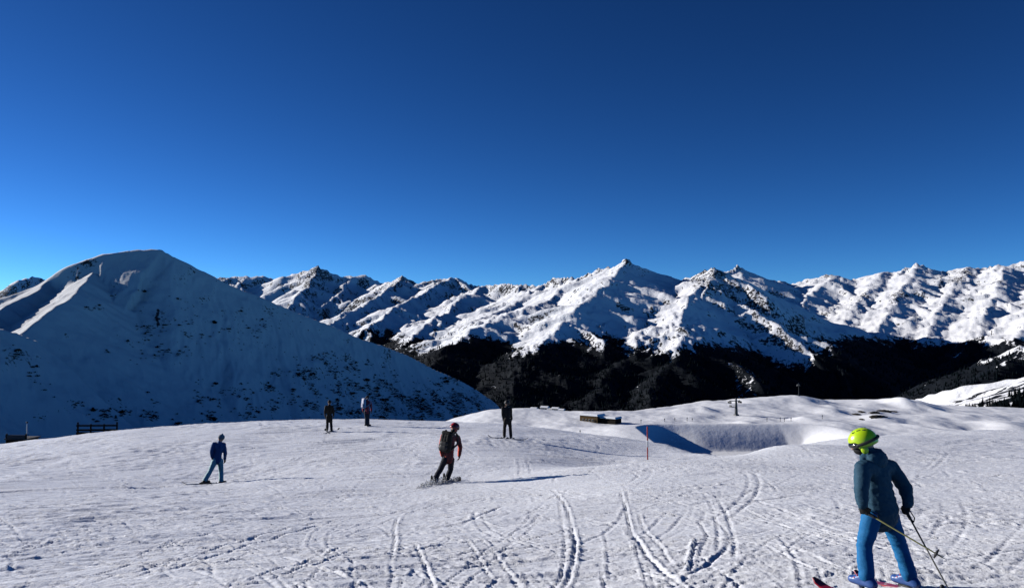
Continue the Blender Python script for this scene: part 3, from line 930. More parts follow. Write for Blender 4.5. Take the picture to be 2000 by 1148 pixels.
def ball(c, rad, rot=None, seg=16, rings=10):
    V, Fc = [], []
    for i in range(rings + 1):
        t = math.pi * i / rings
        for k in range(seg):
            an = 2 * math.pi * k / seg
            s_ = max(math.sin(t), 1e-3)
            V.append((s_ * math.cos(an), s_ * math.sin(an), -math.cos(t)))
    V = np.array(V) * np.array(rad if hasattr(rad, '__len__') else (rad,) * 3)
    if rot is not None:
        V = V @ np.array(rot).T
    for i in range(rings):
        for k in range(seg):
            Fc.append((i * seg + k, i * seg + (k + 1) % seg, (i + 1) * seg + (k + 1) % seg, (i + 1) * seg + k))
    return V + v3(c), Fc, [tuple(range(seg))[::-1], tuple(range(rings * seg, (rings + 1) * seg))]


def chain(pp, rr_, flat=None):
    return [capsule(pp[i], pp[i + 1], rr_[i], rr_[i + 1], flat) for i in range(len(pp) - 1)]


def raw_mesh(name, pieces, origin=(0, 0, 0)):
    V, Fc, off = [], [], 0
    for pc in pieces:
        V.append(pc[0] - v3(origin))
        for f in list(pc[1]) + (list(pc[2]) if len(pc) > 2 else []):
            Fc.append(tuple(i + off for i in f))
        off += len(pc[0])
    me = bpy.data.meshes.new(name)
    me.from_pydata(np.vstack(V).tolist(), [], Fc)
    me.update()
    return me


def grow(name, pieces, mat, parent, origin, voxel, smooth=4, folds=0.0, ffreq=14.0, seed=0):
    """weld overlapping pieces into one continuous skin"""
    tmp = bpy.data.objects.new('tmp', raw_mesh('tmp', pieces, origin))
    COL.objects.link(tmp)
    m = tmp.modifiers.new('r', 'REMESH'); m.mode = 'VOXEL'; m.voxel_size = voxel
    m = tmp.modifiers.new('s', 'SMOOTH'); m.factor = 0.5; m.iterations = smooth
    dg = bpy.context.evaluated_depsgraph_get()
    me = bpy.data.meshes.new_from_object(tmp.evaluated_get(dg))
    old = tmp.data
    bpy.data.objects.remove(tmp); bpy.data.meshes.remove(old)
    if folds:
        n = len(me.vertices); co = np.empty(n * 3, np.float32); no = np.empty(n * 3, np.float32)
        me.vertices.foreach_get('co', co); me.vertex_normals.foreach_get('vector', no)
        co = co.reshape(-1, 3); no = no.reshape(-1, 3)
        f = ffreq
        w = fbm(co[:, 0] * f * .7 + co[:, 1] * f * .5, co[:, 2] * f * 1.3 + co[:, 0] * f * .35, 3, 600 + seed, 0.5, ridged=True) \
            + 0.6 * fbm(co[:, 1] * f * .8 - co[:, 0] * f * .3, co[:, 2] * f * .8, 2, 620 + seed, 0.5)
        co += no * (folds * (w - 0.5))[:, None].astype(np.float32)
        me.vertices.foreach_set('co', co.ravel()); me.update()
    me.name = name
    return link_mesh(name, me, mat, parent)


def unit(v):
    v = v3(v); return v / (np.linalg.norm(v) + 1e-12)


def frame(zdir, xdir):
    z = unit(zdir); x = v3(xdir) - z * (v3(xdir) @ z); x = unit(x); y = np.cross(z, x)
    return np.stack([x, y, z], 1)          # columns


def hand_pieces(wrist, knuck_dir, palm_n, s, grip=None):
    """palm, four unequal fingers and a thumb; closed round a grip axis, or hanging half curled"""
    wrist = v3(wrist); d = unit(knuck_dir); n = unit(v3(palm_n) - d * (v3(palm_n) @ d)); side = np.cross(d, n)
    out = [capsule(wrist, wrist + d * .05 * s, .030 * s, .036 * s, (n, .7)),
           capsule(wrist + d * .045 * s + side * .022 * s, wrist + d * .085 * s + side * .026 * s, .022 * s, .017 * s, (n, .85)),
           capsule(wrist + d * .045 * s - side * .022 * s, wrist + d * .080 * s - side * .026 * s, .022 * s, .016 * s, (n, .85))]
    curl = 1.45 if grip is not None else 0.45
    for k, (o, ln) in enumerate(((.030, .068), (.010, .078), (-.011, .072), (-.031, .056))):
        p = wrist + d * .085 * s + side * o * s; a = 0.25 if grip is not None else 0.1
        q = [p]; rd = [.0115 * s]
        for j, fr in enumerate((.42, .33, .25)):
            a += curl * (1.0 if j else .75)
            q.append(q[-1] + (d * math.cos(a) + n * math.sin(a)) * ln * fr * s); rd.append((.0110 - .0012 * j) * s)
        out += chain(q, rd)
    t0 = wrist + d * .03 * s + side * .030 * s
    t1 = t0 + (d * .6 + side * .55 + n * .35) * .034 * s
    t2 = t1 + ((d * .35 - side * .35 + n * .9) if grip is not None else (d * .9 + n * .3)) * .030 * s
    t3 = t2 + ((-side * .8 + n * .2 + d * .2) if grip is not None else (d * .9 + n * .3)) * .022 * s
    out += chain([t0, t1, t2, t3], [.016 * s, .0135 * s, .012 * s, .010 * s])
    return out


def mat_cloth(name, col, var=.15):
    return simple(name, col, .75, .25, var=var, scale=9, bump=.25, bscale=260)


SKIN = simple('skin', (.50, .30, .22), .5, .4, var=.08, scale=20)
BLACK = mat_cloth('black_fabric', (.007, .007, .008))
RUBBER = simple('black_rubber', (.015, .015, .016), .6, .4)
METAL = simple('grey_metal', (.30, .31, .33), .35, .5, metal=.9)


def build_person(name_label, cat, J, S, look):
    """J: joints in world metres; S: size factor (1 = adult 1.75 m); look: materials and switches"""
    org = v3(J['origin'])
    face = unit(J['face'])                      # where the head looks
    body_f = unit(J['front'])                   # where the chest looks
    foot_f = unit(J['foot'])
    vox = look.get('voxel', .014)
    hd, nk, ch, pv = (v3(J[k]) for k in ('head', 'neck', 'chest', 'pelvis'))
    up = unit(hd - nk)
    Rf = frame(up, np.cross(face, up))           # x: to the side, y: ..., z: up
    fwd = unit(face - up * (face @ up)); sd = np.cross(fwd, up)
    hs = .115 * S
    head = [ball(hd, (hs * .72, hs * .86, hs * 1.05), np.stack([sd, fwd, up], 1)),
            ball(hd + fwd * hs * .30 - up * hs * .62, (hs * .48, hs * .48, hs * .36), np.stack([sd, fwd, up], 1)),
            capsule(hd + fwd * hs * .84 + up * hs * .05, hd + fwd * hs * 1.04 - up * hs * .26, hs * .10, hs * .16),
            capsule(hd + fwd * hs * .78 + up * hs * .22 + sd * hs * .45, hd + fwd * hs * .80 + up * hs * .22 - sd * hs * .45, hs * .14, hs * .14),
            capsule(hd + fwd * hs * .80 - up * hs * .52 + sd * hs * .2, hd + fwd * hs * .80 - up * hs * .52 - sd * hs * .2, hs * .10, hs * .10),
            ball(hd + sd * hs * .74, (hs * .12, hs * .22, hs * .30), np.stack([sd, fwd, up], 1)), ball(hd - sd * hs * .74, (hs * .12, hs * .22, hs * .30), np.stack([sd, fwd, up], 1))]
    body = head + [capsule(nk - up * .03 * S, hd - up * hs * .4, .055 * S, .05 * S)]
    sh_l, sh_r = v3(J['l_shoulder']), v3(J['r_shoulder'])
    body += chain([pv, (pv + ch) / 2, ch], [.125 * S, .105 * S, .13 * S], (body_f, .72)) + chain([sh_l, nk - up * .05 * S, sh_r], [.05 * S, .075 * S, .05 * S])
    for s_ in ('l', 'r'):
        body += chain([J[s_ + '_shoulder'], J[s_ + '_elbow'], J[s_ + '_wrist']], [.048 * S, .038 * S, .026 * S])
        body += chain([J[s_ + '_hip'], J[s_ + '_knee'], J[s_ + '_ankle']], [.078 * S, .052 * S, .038 * S])
        an = v3(J[s_ + '_ankle'])
        body += [capsule(an - np.array((0, 0, .045 * S)), an + foot_f * .13 * S - np.array((0, 0, .055 * S)), .035 * S, .028 * S)]
        body += hand_pieces(J[s_ + '_wrist'], J[s_ + '_hand'], J[s_ + '_palm'], S * .86, J.get(s_ + '_grip'))
    root = grow('person', body, SKIN, None, org, vox * .85, 3)
    root.location = org
    tag(root, name_label, cat)
    if 'group' in look: root['group'] = look['group']
    # jacket
    cl = look.get('puff', 1.0)
    hem = pv - up * .07 * S * look.get('hem', 1.0)
    jk = chain([hem, pv + (ch - pv) * .35, ch], [.158 * S * cl * look.get('wide', 1), .150 * S * cl * look.get('wide', 1), .158 * S * cl], (body_f, .78))
    jk += chain([sh_l, ch * .3 + (sh_l + sh_r) * .35, sh_r], [.082 * S * cl, .10 * S * cl, .082 * S * cl], (body_f, .95)) + [capsule(ch + up * .05 * S, nk + up * .02 * S, .11 * S, .075 * S)]
    for s_ in ('l', 'r'):
        jk += chain([J[s_ + '_shoulder'], J[s_ + '_elbow'], v3(J[s_ + '_wrist'])], [.078 * S * cl, .066 * S * cl, .053 * S * cl])
    grow('jacket', jk, look['jacket'], root, org, vox, 4, .012 * S, 12 / S, 1)
    if look.get('hood'):
        b_ = nk - fwd * .0 - body_f * .085 * S
        hp = [ball(b_ + up * .03 * S, (.150 * S, .085 * S, .105 * S), np.stack([np.cross(body_f, up), body_f, up], 1)),
              capsule(nk + np.cross(body_f, up) * .10 * S + up * .05 * S, b_ - up * .035 * S, .055 * S, .05 * S), capsule(nk + up * .04 * S, hd - up * hs * .55, .085 * S, .08 * S),
              capsule(nk - np.cross(body_f, up) * .10 * S + up * .05 * S, b_ - up * .035 * S, .05 * S, .05 * S)]
        grow('hood', hp, look['jacket'], root, org, vox, 4, .012 * S, 22 / S, 4)
    # trousers
    tr = [capsule(pv - up * .02 * S, (v3(J['l_hip']) + v3(J['r_hip'])) / 2, .135 * S, .13 * S, (body_f, .8))]
    for s_ in ('l', 'r'):
        an, kn = v3(J[s_ + '_ankle']), v3(J[s_ + '_knee'])
        tr += chain([J[s_ + '_hip'], kn, an + (kn - an) * .08], [.105 * S, .080 * S, .082 * S])
    grow('trousers', tr, look['trousers'], root, org, vox, 4, .010 * S, 9 / S, 2)
    for s_ in ('l', 'r'):
        an, kn = v3(J[s_ + '_ankle']), v3(J[s_ + '_knee'])
        ft = foot_f
        sole = an - np.array((0, 0, .075 * S))
        bt = [capsule(an + (kn - an) * .22, an, .066 * S, .058 * S), capsule(an, sole - ft * .06 * S + np.array((0, 0, .03 * S)), .058 * S, .05 * S),
              capsule(sole - ft * .07 * S + np.array((0, 0, .02 * S)), sole + ft * .17 * S + np.array((0, 0, .018 * S)), .048 * S, .044 * S),
              capsule(an + ft * .02 * S, sole + ft * .12 * S + np.array((0, 0, .03 * S)), .05 * S, .042 * S)]
        bo = grow('boot', bt, look['boots'], root, org, vox * .8, 3)
        if look.get('buckles'):
            for q in (.0, .05, .10):
                c_ = an + np.array((0, 0, .035 * S - q * .6 * S)) + ft * (.05 + q * .7) * S
                sdv = np.cross(ft, (0, 0, 1))
                grow('buckle', [capsule(c_ - sdv * .035 * S, c_ + sdv * .045 * S, .011 * S, .011 * S)], look['buckles'], bo, org, vox * .6, 1)
        grow('glove', hand_pieces(J[s_ + '_wrist'], J[s_ + '_hand'], J[s_ + '_palm'], S * 1.12, J.get(s_ + '_grip')) +
             [capsule(v3(J[s_ + '_wrist']) + unit(v3(J[s_ + '_elbow']) - v3(J[s_ + '_wrist'])) * .03 * S, v3(J[s_ + '_wrist']), .046 * S, .044 * S)], look['gloves'], root, org, vox * .42, 2)
    if look.get('gaiter'):
        grow('neck_gaiter', [capsule(nk, hd - up * hs * .45, .075 * S, .078 * S), ball(hd + fwd * hs * .34 - up * hs * .48, (hs * .66, hs * .72, hs * .50), np.stack([sd, fwd, up], 1))], BLACK, root, org, vox * .7, 3)
    Rh = np.stack([sd, fwd, up], 1)
    if look['head'] == 'helmet':
        V, Fc, _ = ball((0, 0, 0), (1, 1, 1), None, 28, 18)
        keep = []
        for f in Fc:
            c = V[list(f)].mean(0)
            lim = -.42 if abs(c[1]) < .45 else (-.30 if c[1] < 0 else .12)
            if c[2] > lim: keep.append(f)
        Vh = V * np.array((hs * .98, hs * 1.18, hs * 1.12)) + np.array((0, -hs * .05, hs * .14))
        me = bpy.data.meshes.new('helmet')
        me.from_pydata((Vh @ Rh.T + hd - org).tolist(), [], keep); me.update()
        ho = link_mesh('helmet', me, look['helmet'], root)
        m = ho.modifiers.new('shell', 'SOLIDIFY'); m.thickness = .016 * S; m.offset = 1.0
        m = ho.modifiers.new('sub', 'SUBSURF'); m.levels = 1; m.render_levels = 1
        def onh(x, y, z):
            return hd + Rh @ np.array((x, y, z)) * hs
        for sx in (-1, 1):
            grow('ear_pad', [ball(onh(sx * .92, .02, -.42), (hs * .16, hs * .34, hs * .42), Rh)], look['helmet'], ho, org, vox * .5, 2)
            for vy in (-.5, -.05, .4):
                vz = .14 + 1.245 * math.sqrt(max(0, 1 - (.46 / 1.12) ** 2 - ((vy + .05) / 1.32) ** 2))
                grow('vent', [capsule(onh(sx * .46, vy - .13, vz), onh(sx * .46, vy + .13, vz), hs * .055, hs * .055)], RUBBER, ho, org, vox * .35, 1)
        # goggles: curved lens, frame and a strap round the shell
        pl = []
        for k in range(-5, 6):
            a = k / 5 * 1.15
            pl.append(onh(math.sin(a) * .93, math.cos(a) * 1.10 - .05, .12))
        go = grow('goggles', chain(pl, [hs * .26] * 11), look.get('goggles', RUBBER), root, org, vox * .5, 2)
        st = []
        for k in range(0, 21):
            a = R(70 + 220 * k / 20)
            st.append(onh(math.sin(a) * 1.17, math.cos(a) * 1.36 - .05, .12 + .10 * math.sin(R(180 * k / 20))))
        sp = []
        for p_, q_ in zip(st[:-1], st[1:]):
            V_, F_, C_ = capsule(p_, q_, hs * .14, hs * .14, None, 10)
            sp.append((V_, F_, C_))
        grow('strap', sp, RUBBER, go, org, vox * .5, 2)
    else:
        bn = [ball(hd + up * hs * .28, (hs * .92, hs * 1.02, hs * .88), Rh), ball(hd + up * hs * .10, (hs * .95, hs * 1.04, hs * .30), Rh), ball(hd + up * hs * 1.22, (hs * .25,) * 3)]
        grow('beanie', bn, look['helmet'], root, org, vox * .7, 2, .004, 40, 3)
    return root


def build_ski(label, centre, direc, length, width, mat, group=None, tilt=(0, 0, 1)):
    """one ski: side-cut blade with a raised shovel, edge and a binding"""
    centre = v3(centre); d = unit(direc); up = unit(v3(tilt) - d * (v3(tilt) @ d)); s_ = np.cross(d, up)
    n = 26; V = []; Fc = []
    for i in range(n + 1):
        f = i / n; x = (f - .5) * length
        wd = width * (.92 - .28 * math.sin(math.pi * np.clip(f * 1.05, 0, 1)) + .12 * f)
        if f > .93: wd *= math.sqrt(max(0.02, 1 - ((f - .93) / .075) ** 2))
        if f < .03: wd *= .6 + .4 * f / .03
        z = .10 * (length / 1.6) * max(0, (f - .86) / .14) ** 1.8 + .03 * max(0, (.06 - f) / .06) ** 2
        th = .006 + .008 * math.sin(math.pi * f)
        for (a, b) in ((-.5, 0), (.5, 0), (.42, th), (-.42, th)):
            V.append(d * x + s_ * wd * a + up * (z + b))
    for i in range(n):
        for k in range(4):
            Fc.append((i * 4 + k, i * 4 + (k + 1) % 4, (i + 1) * 4 + (k + 1) % 4, (i + 1) * 4 + k))
    Fc += [(3, 2, 1, 0), (n * 4, n * 4 + 1, n * 4 + 2, n * 4 + 3)]
    root = empty('ski', centre)
    me = bpy.data.meshes.new('blade'); me.from_pydata([tuple(v) for v in V], [], Fc); me.update()
    link_mesh('blade', me, mat, root, smooth=False)
    bz = .016
    for nm, x0, x1, h in (('toe_binding', .10, .16, .040), ('heel_binding', -.20, -.11, .055)):
        pc = [capsule(d * x0 + up * (bz + .012), d * x1 + up * (bz + .012), width * .36, width * .34, (up, .5)), capsule(d * (x0 + x1) / 2 + up * bz, d * ((x0 + x1) / 2) + up * (bz + h), .022, .018)]
        grow(nm, pc, RUBBER, root, (0, 0, 0), .006, 1)
    tag(root, label, 'ski', group)
    return root


def build_pole(label, top, tip, S, shaft_m, group=None):
    top, tip = v3(top), v3(tip); d = unit(tip - top)
    root = empty('ski_pole', tip)
    o = tip
    L = np.linalg.norm(tip - top)
    link_mesh('shaft', raw_mesh('shaft', [capsule(top + d * .02, tip - d * .02, .0075 * S, .0055 * S, None, 10)], o), shaft_m, root)
    grow('grip', [capsule(top, top + d * .11 * S, .017 * S, .014 * S), ball(top - d * .008 * S, (.021 * S, .021 * S, .014 * S))], RUBBER, root, o, .004, 1)
    bc = tip - d * .07 * S
    a = unit(np.cross(d, (.2, .9, .3))); b = np.cross(d, a)
    V = []; Fc = []; n = 16
    for k in range(n):
        an = 2 * math.pi * k / n; e = a * math.cos(an) + b * math.sin(an); q = (.042 if k % 2 else .036) * S
        V += [bc + e * q - d * .004, bc + e * q + d * .004, bc + e * .008 * S + d * .008, bc + e * .008 * S - d * .012]
    for k in range(n):
        k2 = (k + 1) % n
        for j in range(4):
            Fc.append((k * 4 + j, k * 4 + (j + 1) % 4, k2 * 4 + (j + 1) % 4, k2 * 4 + j))
    link_mesh('basket', raw_mesh('basket', [(np.array(V), Fc)], o), RUBBER, root)
    link_mesh('tip', raw_mesh('tip', [capsule(tip - d * .03, tip + d * .012, .0045 * S, .0015 * S, None, 8)], o), METAL, root)
    sp = top + d * .015
    loop = [sp, sp + a * .03 * S + d * .03 * S, sp + a * .035 * S + d * .10 * S, sp + a * .012 * S + d * .13 * S, sp + d * .05 * S]
    link_mesh('strap', raw_mesh('strap', chain(loop, [.0045 * S] * 5), o), BLACK, root)
    tag(root, label, 'ski pole', group)
    return root


def build_pack(label, centre, up, back, S, mat, trim):
    """rucksack: bag, lid, front pocket, two shoulder straps; 'back' points away from the wearer"""
    c = v3(centre); u = unit(up); b = unit(v3(back) - u * (v3(back) @ u)); s_ = np.cross(u, b)
    root = empty('backpack', c)
    pc = [capsule(c - u * .14 * S + s_ * x * S, c + u * .13 * S + s_ * x * .9 * S, .085 * S, .075 * S, (b, .95)) for x in (-.07, 0, .07)]
    grow('bag', pc, mat, root, c, .012, 3, .006, 14, 7)
    grow('lid', [capsule(c + u * .20 * S - s_ * .08 * S, c + u * .20 * S + s_ * .08 * S, .06 * S, .06 * S, (u, .75))], mat, root, c, .012, 2)
    grow('pocket', [capsule(c + b * .07 * S - u * .12 * S - s_ * .05 * S, c + b * .07 * S - u * .12 * S + s_ * .05 * S, .06 * S, .06 * S, (b, .6)), capsule(c + b * .07 * S - u * .03 * S - s_ * .05 * S, c + b * .07 * S - u * .03 * S + s_ * .05 * S, .055 * S, .055 * S, (b, .6))], trim, root, c, .012, 3)
    for x in (-1, 1):
        q = [c + u * .17 * S + s_ * x * .10 * S - b * .05 * S, c + u * .24 * S + s_ * x * .12 * S - b * .13 * S, c + u * .16 * S + s_ * x * .13 * S - b * .26 * S, c - u * .02 * S + s_ * x * .16 * S - b * .24 * S, c - u * .14 * S + s_ * x * .14 * S - b * .06 * S]
        grow('strap', chain(q, [.022 * S] * 5), trim, root, c, .010, 2)
    tag(root, label, 'backpack')
    return root


def joints(d0, foot_px, spec, extra):
    """photo pixels with depth offsets -> world joints; the figure is set down on the snow under its feet"""
    g = P(foot_px[0], foot_px[1], d0)
    dz = snow_z(g[0], g[1]) - g[2]
    J = {k: P(px, py, d0 + v) + np.array((0, 0, dz)) for k, (px, py, v) in spec.items()}
    J['origin'] = np.array((g[0], g[1], snow_z(g[0], g[1])))
    J.update(extra)
    return J


# ---- the child in front
TEAL = mat_cloth('dark_teal_shell', (.020, .066, .11))
BLUE = mat_cloth('bright_blue_fabric', (.010, .14, .34))
LIME = simple('lime_shell', (.52, .74, .012), .28, .5, var=.06, scale=12, coat=.3)
LENS = simple('dark_lens', (.01, .01, .012), .12, .6)
BOOTB = simple('blue_boot_plastic', (.03, .085, .28), .35, .5, var=.1)
REDP = simple('red_plastic', (.60, .06, .04), .4, .5)
REDSKI = simple('red_ski', (.42, .012, .025), .3, .5, var=.35, scale=14, coat=.3)
OLIVE = simple('olive_shaft', (.28, .27, .10), .4, .5, var=.2)
DARKSH = simple('dark_shaft', (.035, .035, .03), .4, .5, var=.2)
kd = 6.0
KF = np.array((-.52, .854, 0))
kid = joints(kd, (1735, 1150), {
    'head': (1686, 864, .04), 'neck': (1700, 898, .03), 'chest': (1712, 932, .01), 'pelvis': (1716, 984, .0),
    'l_shoulder': (1685, 914, -.09), 'r_shoulder': (1739, 912, .10),
    'l_elbow': (1682, 954, -.17), 'l_wrist': (1685, 984, -.19), 'r_elbow': (1768, 950, .04), 'r_wrist': (1774, 982, -.02),
    'l_hip': (1702, 1010, -.06), 'r_hip': (1736, 1008, .06), 'l_knee': (1688, 1066, -.06), 'r_knee': (1758, 1066, .05),
    'l_ankle': (1693, 1126, -.12), 'r_ankle': (1777, 1125, .02)},
    {'face': (-.86, .42, -.22), 'front': (-.62, .76, 0), 'foot': KF,
     'l_hand': (.22, .15, -.9), 'l_palm': (.7, .6, .2), 'l_grip': 1, 'r_hand': (-.1, .1, -.95), 'r_palm': (-.75, .2, 0), 'r_grip': 1})
build_person('child in lime green helmet, dark teal jacket and bright blue trousers at the lower right', 'person', kid, .72,
             dict(jacket=TEAL, trousers=BLUE, boots=BOOTB, gloves=BLACK, head='helmet', helmet=LIME, goggles=LENS, hood=True, gaiter=True, buckles=REDP, voxel=.0085, puff=1.12, hem=1.25, wide=1.16))
for s_, lab in (('l', "red ski under the child's left boot, its tip to the left"), ('r', "red ski under the child's right boot, half hidden behind the other leg")):
    a = kid[s_ + '_ankle']; c = a - np.array((0, 0, .055)) ; e = KF * .5
    z0 = snow_z(c[0], c[1]); zf = snow_z(c[0] + e[0], c[1] + e[1]); zb = snow_z(c[0] - e[0], c[1] - e[1])
    dr = np.array((KF[0], KF[1], (zf - zb) / 1.0))
    build_ski(lab, (c[0] - KF[0] * .10, c[1] - KF[1] * .10, min(c[2] - .035, max(z0, (zf + zb) / 2) + .005)), dr, 1.12, .10, REDSKI, 'skis of the child')
dzk = kid['origin'][2] - P(1735, 1150, kd)[2]
lift = np.array((0, 0, dzk))
build_pole("olive ski pole trailing from the child's left hand across the blue trousers", P(1683, 994, kd - .17) + lift, P(1846, 1090, kd - .50) + lift, .85, OLIVE, 'poles of the child')
t2 = P(1872, 1166, kd - .55); t2[2] = snow_z(t2[0], t2[1]) + .01
build_pole("dark ski pole planted behind the child, held in the right hand", P(1766, 990, kd - .02) + lift, t2, .85, DARKSH, 'poles of the child')

# ---- the walker in blue on the left
wd = 26.0
WF = np.array((.55, .83, 0))
wk = joints(wd, (425, 941), {
    'head': (432, 852, 0), 'neck': (429, 861, 0), 'chest': (427, 870, 0), 'pelvis': (425, 891, 0),
    'l_shoulder': (418, 864, -.02), 'r_shoulder': (437, 865, .1), 'l_elbow': (413, 877, -.12), 'l_wrist': (414, 889, -.05),
    'r_elbow': (440, 880, .08), 'r_wrist': (439, 893, .15), 'l_hip': (420, 896, -.04), 'r_hip': (430, 896, .05),
    'l_knee': (411, 916, -.10), 'r_knee': (432, 917, .16), 'l_ankle': (400, 935, -.25), 'r_ankle': (432, 936, .05)},
    {'face': (.6, .8, 0), 'front': (.45, .89, 0), 'foot': WF, 'l_hand': (.1, .2, -1), 'l_palm': (.9, .2, 0), 'r_hand': (0, .2, -1), 'r_palm': (-.9, .2, 0)})
build_person('skier in blue jacket, grey beanie and pale teal trousers skating on the left', 'person', wk, .96,
             dict(jacket=mat_cloth('blue_shell', (.03, .095, .25)), trousers=mat_cloth('pale_teal_fabric', (.42, .62, .60)), boots=RUBBER, gloves=BLACK, head='beanie',
                  helmet=mat_cloth('grey_knit', (.24, .24, .26)), voxel=.018))
DSKI = simple('dark_ski', (.03, .03, .035), .35, .5, var=.3)
for s_, dr, lab in (('l', (-.62, -.78, 0), "dark ski angled back under the blue-jacketed skier's trailing leg"), ('r', (.82, .57, 0), "dark ski flat under the blue-jacketed skier's standing leg")):
    a = wk[s_ + '_ankle']; z0 = snow_z(a[0], a[1])
    u = unit(dr); e = .6
    zz = (snow_z(a[0] + u[0] * e, a[1] + u[1] * e) - snow_z(a[0] - u[0] * e, a[1] - u[1] * e)) / (2 * e)
    build_ski(lab, (a[0], a[1], min(a[2] - .10, z0 + .02)), (u[0], u[1], zz), 1.6, .11, DSKI, 'skis of the blue-jacketed skier')

# ---- the rider in red, leaning into a turn
rd_ = 22.0
RFo = np.array((.35, .94, 0))
rj = joints(rd_, (862, 940), {
    'head': (888, 833, .05), 'neck': (883, 845, .02), 'chest': (878, 860, 0), 'pelvis': (876, 889, -.02),
    'l_shoulder': (866, 849, -.05), 'r_shoulder': (894, 852, .1), 'l_elbow': (861, 868, -.12), 'l_wrist': (864, 886, -.02),
    'r_elbow': (899, 870, .12), 'r_wrist': (897, 886, .18), 'l_hip': (870, 893, -.06), 'r_hip': (881, 894, .06),
    'l_knee': (860, 914, .0), 'r_knee': (880, 914, .22), 'l_ankle': (850, 931, -.12), 'r_ankle': (872, 934, .22)},
    {'face': (.75, .65, -.1), 'front': (.45, .89, 0), 'foot': RFo, 'l_hand': (.1, .3, -.9), 'l_palm': (.9, .2, 0), 'r_hand': (0, .3, -.9), 'r_palm': (-.9, .2, 0)})
REDJ = mat_cloth('coral_red_shell', (.85, .13, .08))
build_person('snowboarder in coral red jacket and red helmet with black trousers leaning into a turn', 'person', rj, .97,
             dict(jacket=REDJ, trousers=mat_cloth('navy_black_fabric', (.010, .012, .022)), boots=RUBBER, gloves=BLACK, head='helmet', gaiter=True,
                  helmet=simple('red_shell', (.42, .02, .03), .3, .5), goggles=LENS, voxel=.018, puff=1.05, hem=.75))
up_ = unit(rj['neck'] - rj['pelvis'])
build_pack("black backpack on the red-jacketed snowboarder's back", rj['chest'] - np.array((.45, .89, 0)) * .20 + up_ * .02, up_, (-.45, -.89, 0), 1.25, BLACK, RUBBER)
# snowboard under both boots
la, ra_ = rj['l_ankle'], rj['r_ankle']
bd = unit(ra_ - la); bc = (la + ra_) / 2 - np.array((0, 0, .13))
bd[2] = (snow_z(ra_[0], ra_[1]) - snow_z(la[0], la[1])) / np.linalg.norm((ra_ - la)[:2]) * .9; bd = unit(bd)
bup = unit(np.array((.25, 0, 1.0))); bup = unit(bup - bd * (bup @ bd)); bs2 = np.cross(bd, bup)
sb = empty('snowboard', bc)
V, Fc, n = [], [], 28
for i in range(n + 1):
    f = i / n; x = (f - .5) * 1.5; e = abs(2 * f - 1)
    w_ = .28 * (.86 + .14 * e ** 2) * (math.sqrt(max(.01, 1 - ((e - .80) / .205) ** 2)) if e > .80 else 1)
    z = .09 * max(0, (e - .78) / .22) ** 2
    for a, b in ((-.5, 0), (.5, 0), (.5, .012), (-.5, .012)):
        V.append(bd * x + bs2 * w_ * a + bup * (z + b))
for i in range(n):
    for k in range(4):
        Fc.append((i * 4 + k, i * 4 + (k + 1) % 4, (i + 1) * 4 + (k + 1) % 4, (i + 1) * 4 + k))
Fc += [(3, 2, 1, 0), (n * 4, n * 4 + 1, n * 4 + 2, n * 4 + 3)]
me = bpy.data.meshes.new('deck'); me.from_pydata([tuple(v) for v in V], [], Fc); me.update()
link_mesh('deck', me, simple('board_topsheet', (.05, .05, .055), .35, .5, var=.3), sb, smooth=False)
for x in (-.24, .24):
    grow('binding', [capsule(bd * x - bs2 * .12 + bup * .03, bd * x + bs2 * .12 + bup * .03, .05, .05, (bup, .5)), capsule(bd * x - bs2 * .12 + bup * .03, bd * x - bs2 * .16 + bup * .2, .045, .03)], RUBBER, sb, (0, 0, 0), .012, 1)
tag(sb, 'dark snowboard throwing up snow under the red-jacketed rider', 'snowboard')
# the snow it throws up
V, Fc = [], []
tet = np.array(((1, 1, 1), (1, -1, -1), (-1, 1, -1), (-1, -1, 1)), float) * .6
for k in range(750):
    f = rng.uniform(-.75, .75); s_ = rng.normal(.1, .28); h_ = abs(rng.normal(0, .07)) * (1 - .5 * abs(f))
    p = bc + bd * f + np.array((-.2, -.95, 0)) * (s_ + .02)
    p[2] = snow_z(p[0], p[1]) + h_
    q = tet * rng.uniform(.006, .026) @ np.linalg.qr(rng.normal(size=(3, 3)))[0]
    b = len(V); V += list(q + p); Fc += [(b, b + 1, b + 2), (b, b + 3, b + 1), (b, b + 2, b + 3), (b + 1, b + 3, b + 2)]
LOOSE = simple('loose_snow', (.88, .89, .92), .6, .2, var=.03)
_nt = LOOSE.node_tree; _tr = _nt.nodes.new('ShaderNodeBsdfTranslucent'); _tr.inputs['Color'].default_value = (.85, .87, .92, 1)
_mx = _nt.nodes.new('ShaderNodeMixShader'); _mx.inputs[0].default_value = .55
_nt.links.new(_nt.nodes['Principled BSDF'].outputs[0], _mx.inputs[1]); _nt.links.new(_tr.outputs[0], _mx.inputs[2])
_nt.links.new(_mx.outputs[0], _nt.nodes['Material Output'].inputs['Surface'])
tag(link_mesh('snow_spray', fast_mesh('snow_spray', np.array(V), np.array(Fc)), LOOSE, smooth=False), 'white snow spray kicked up round the snowboard', 'snow spray', kind='stuff')


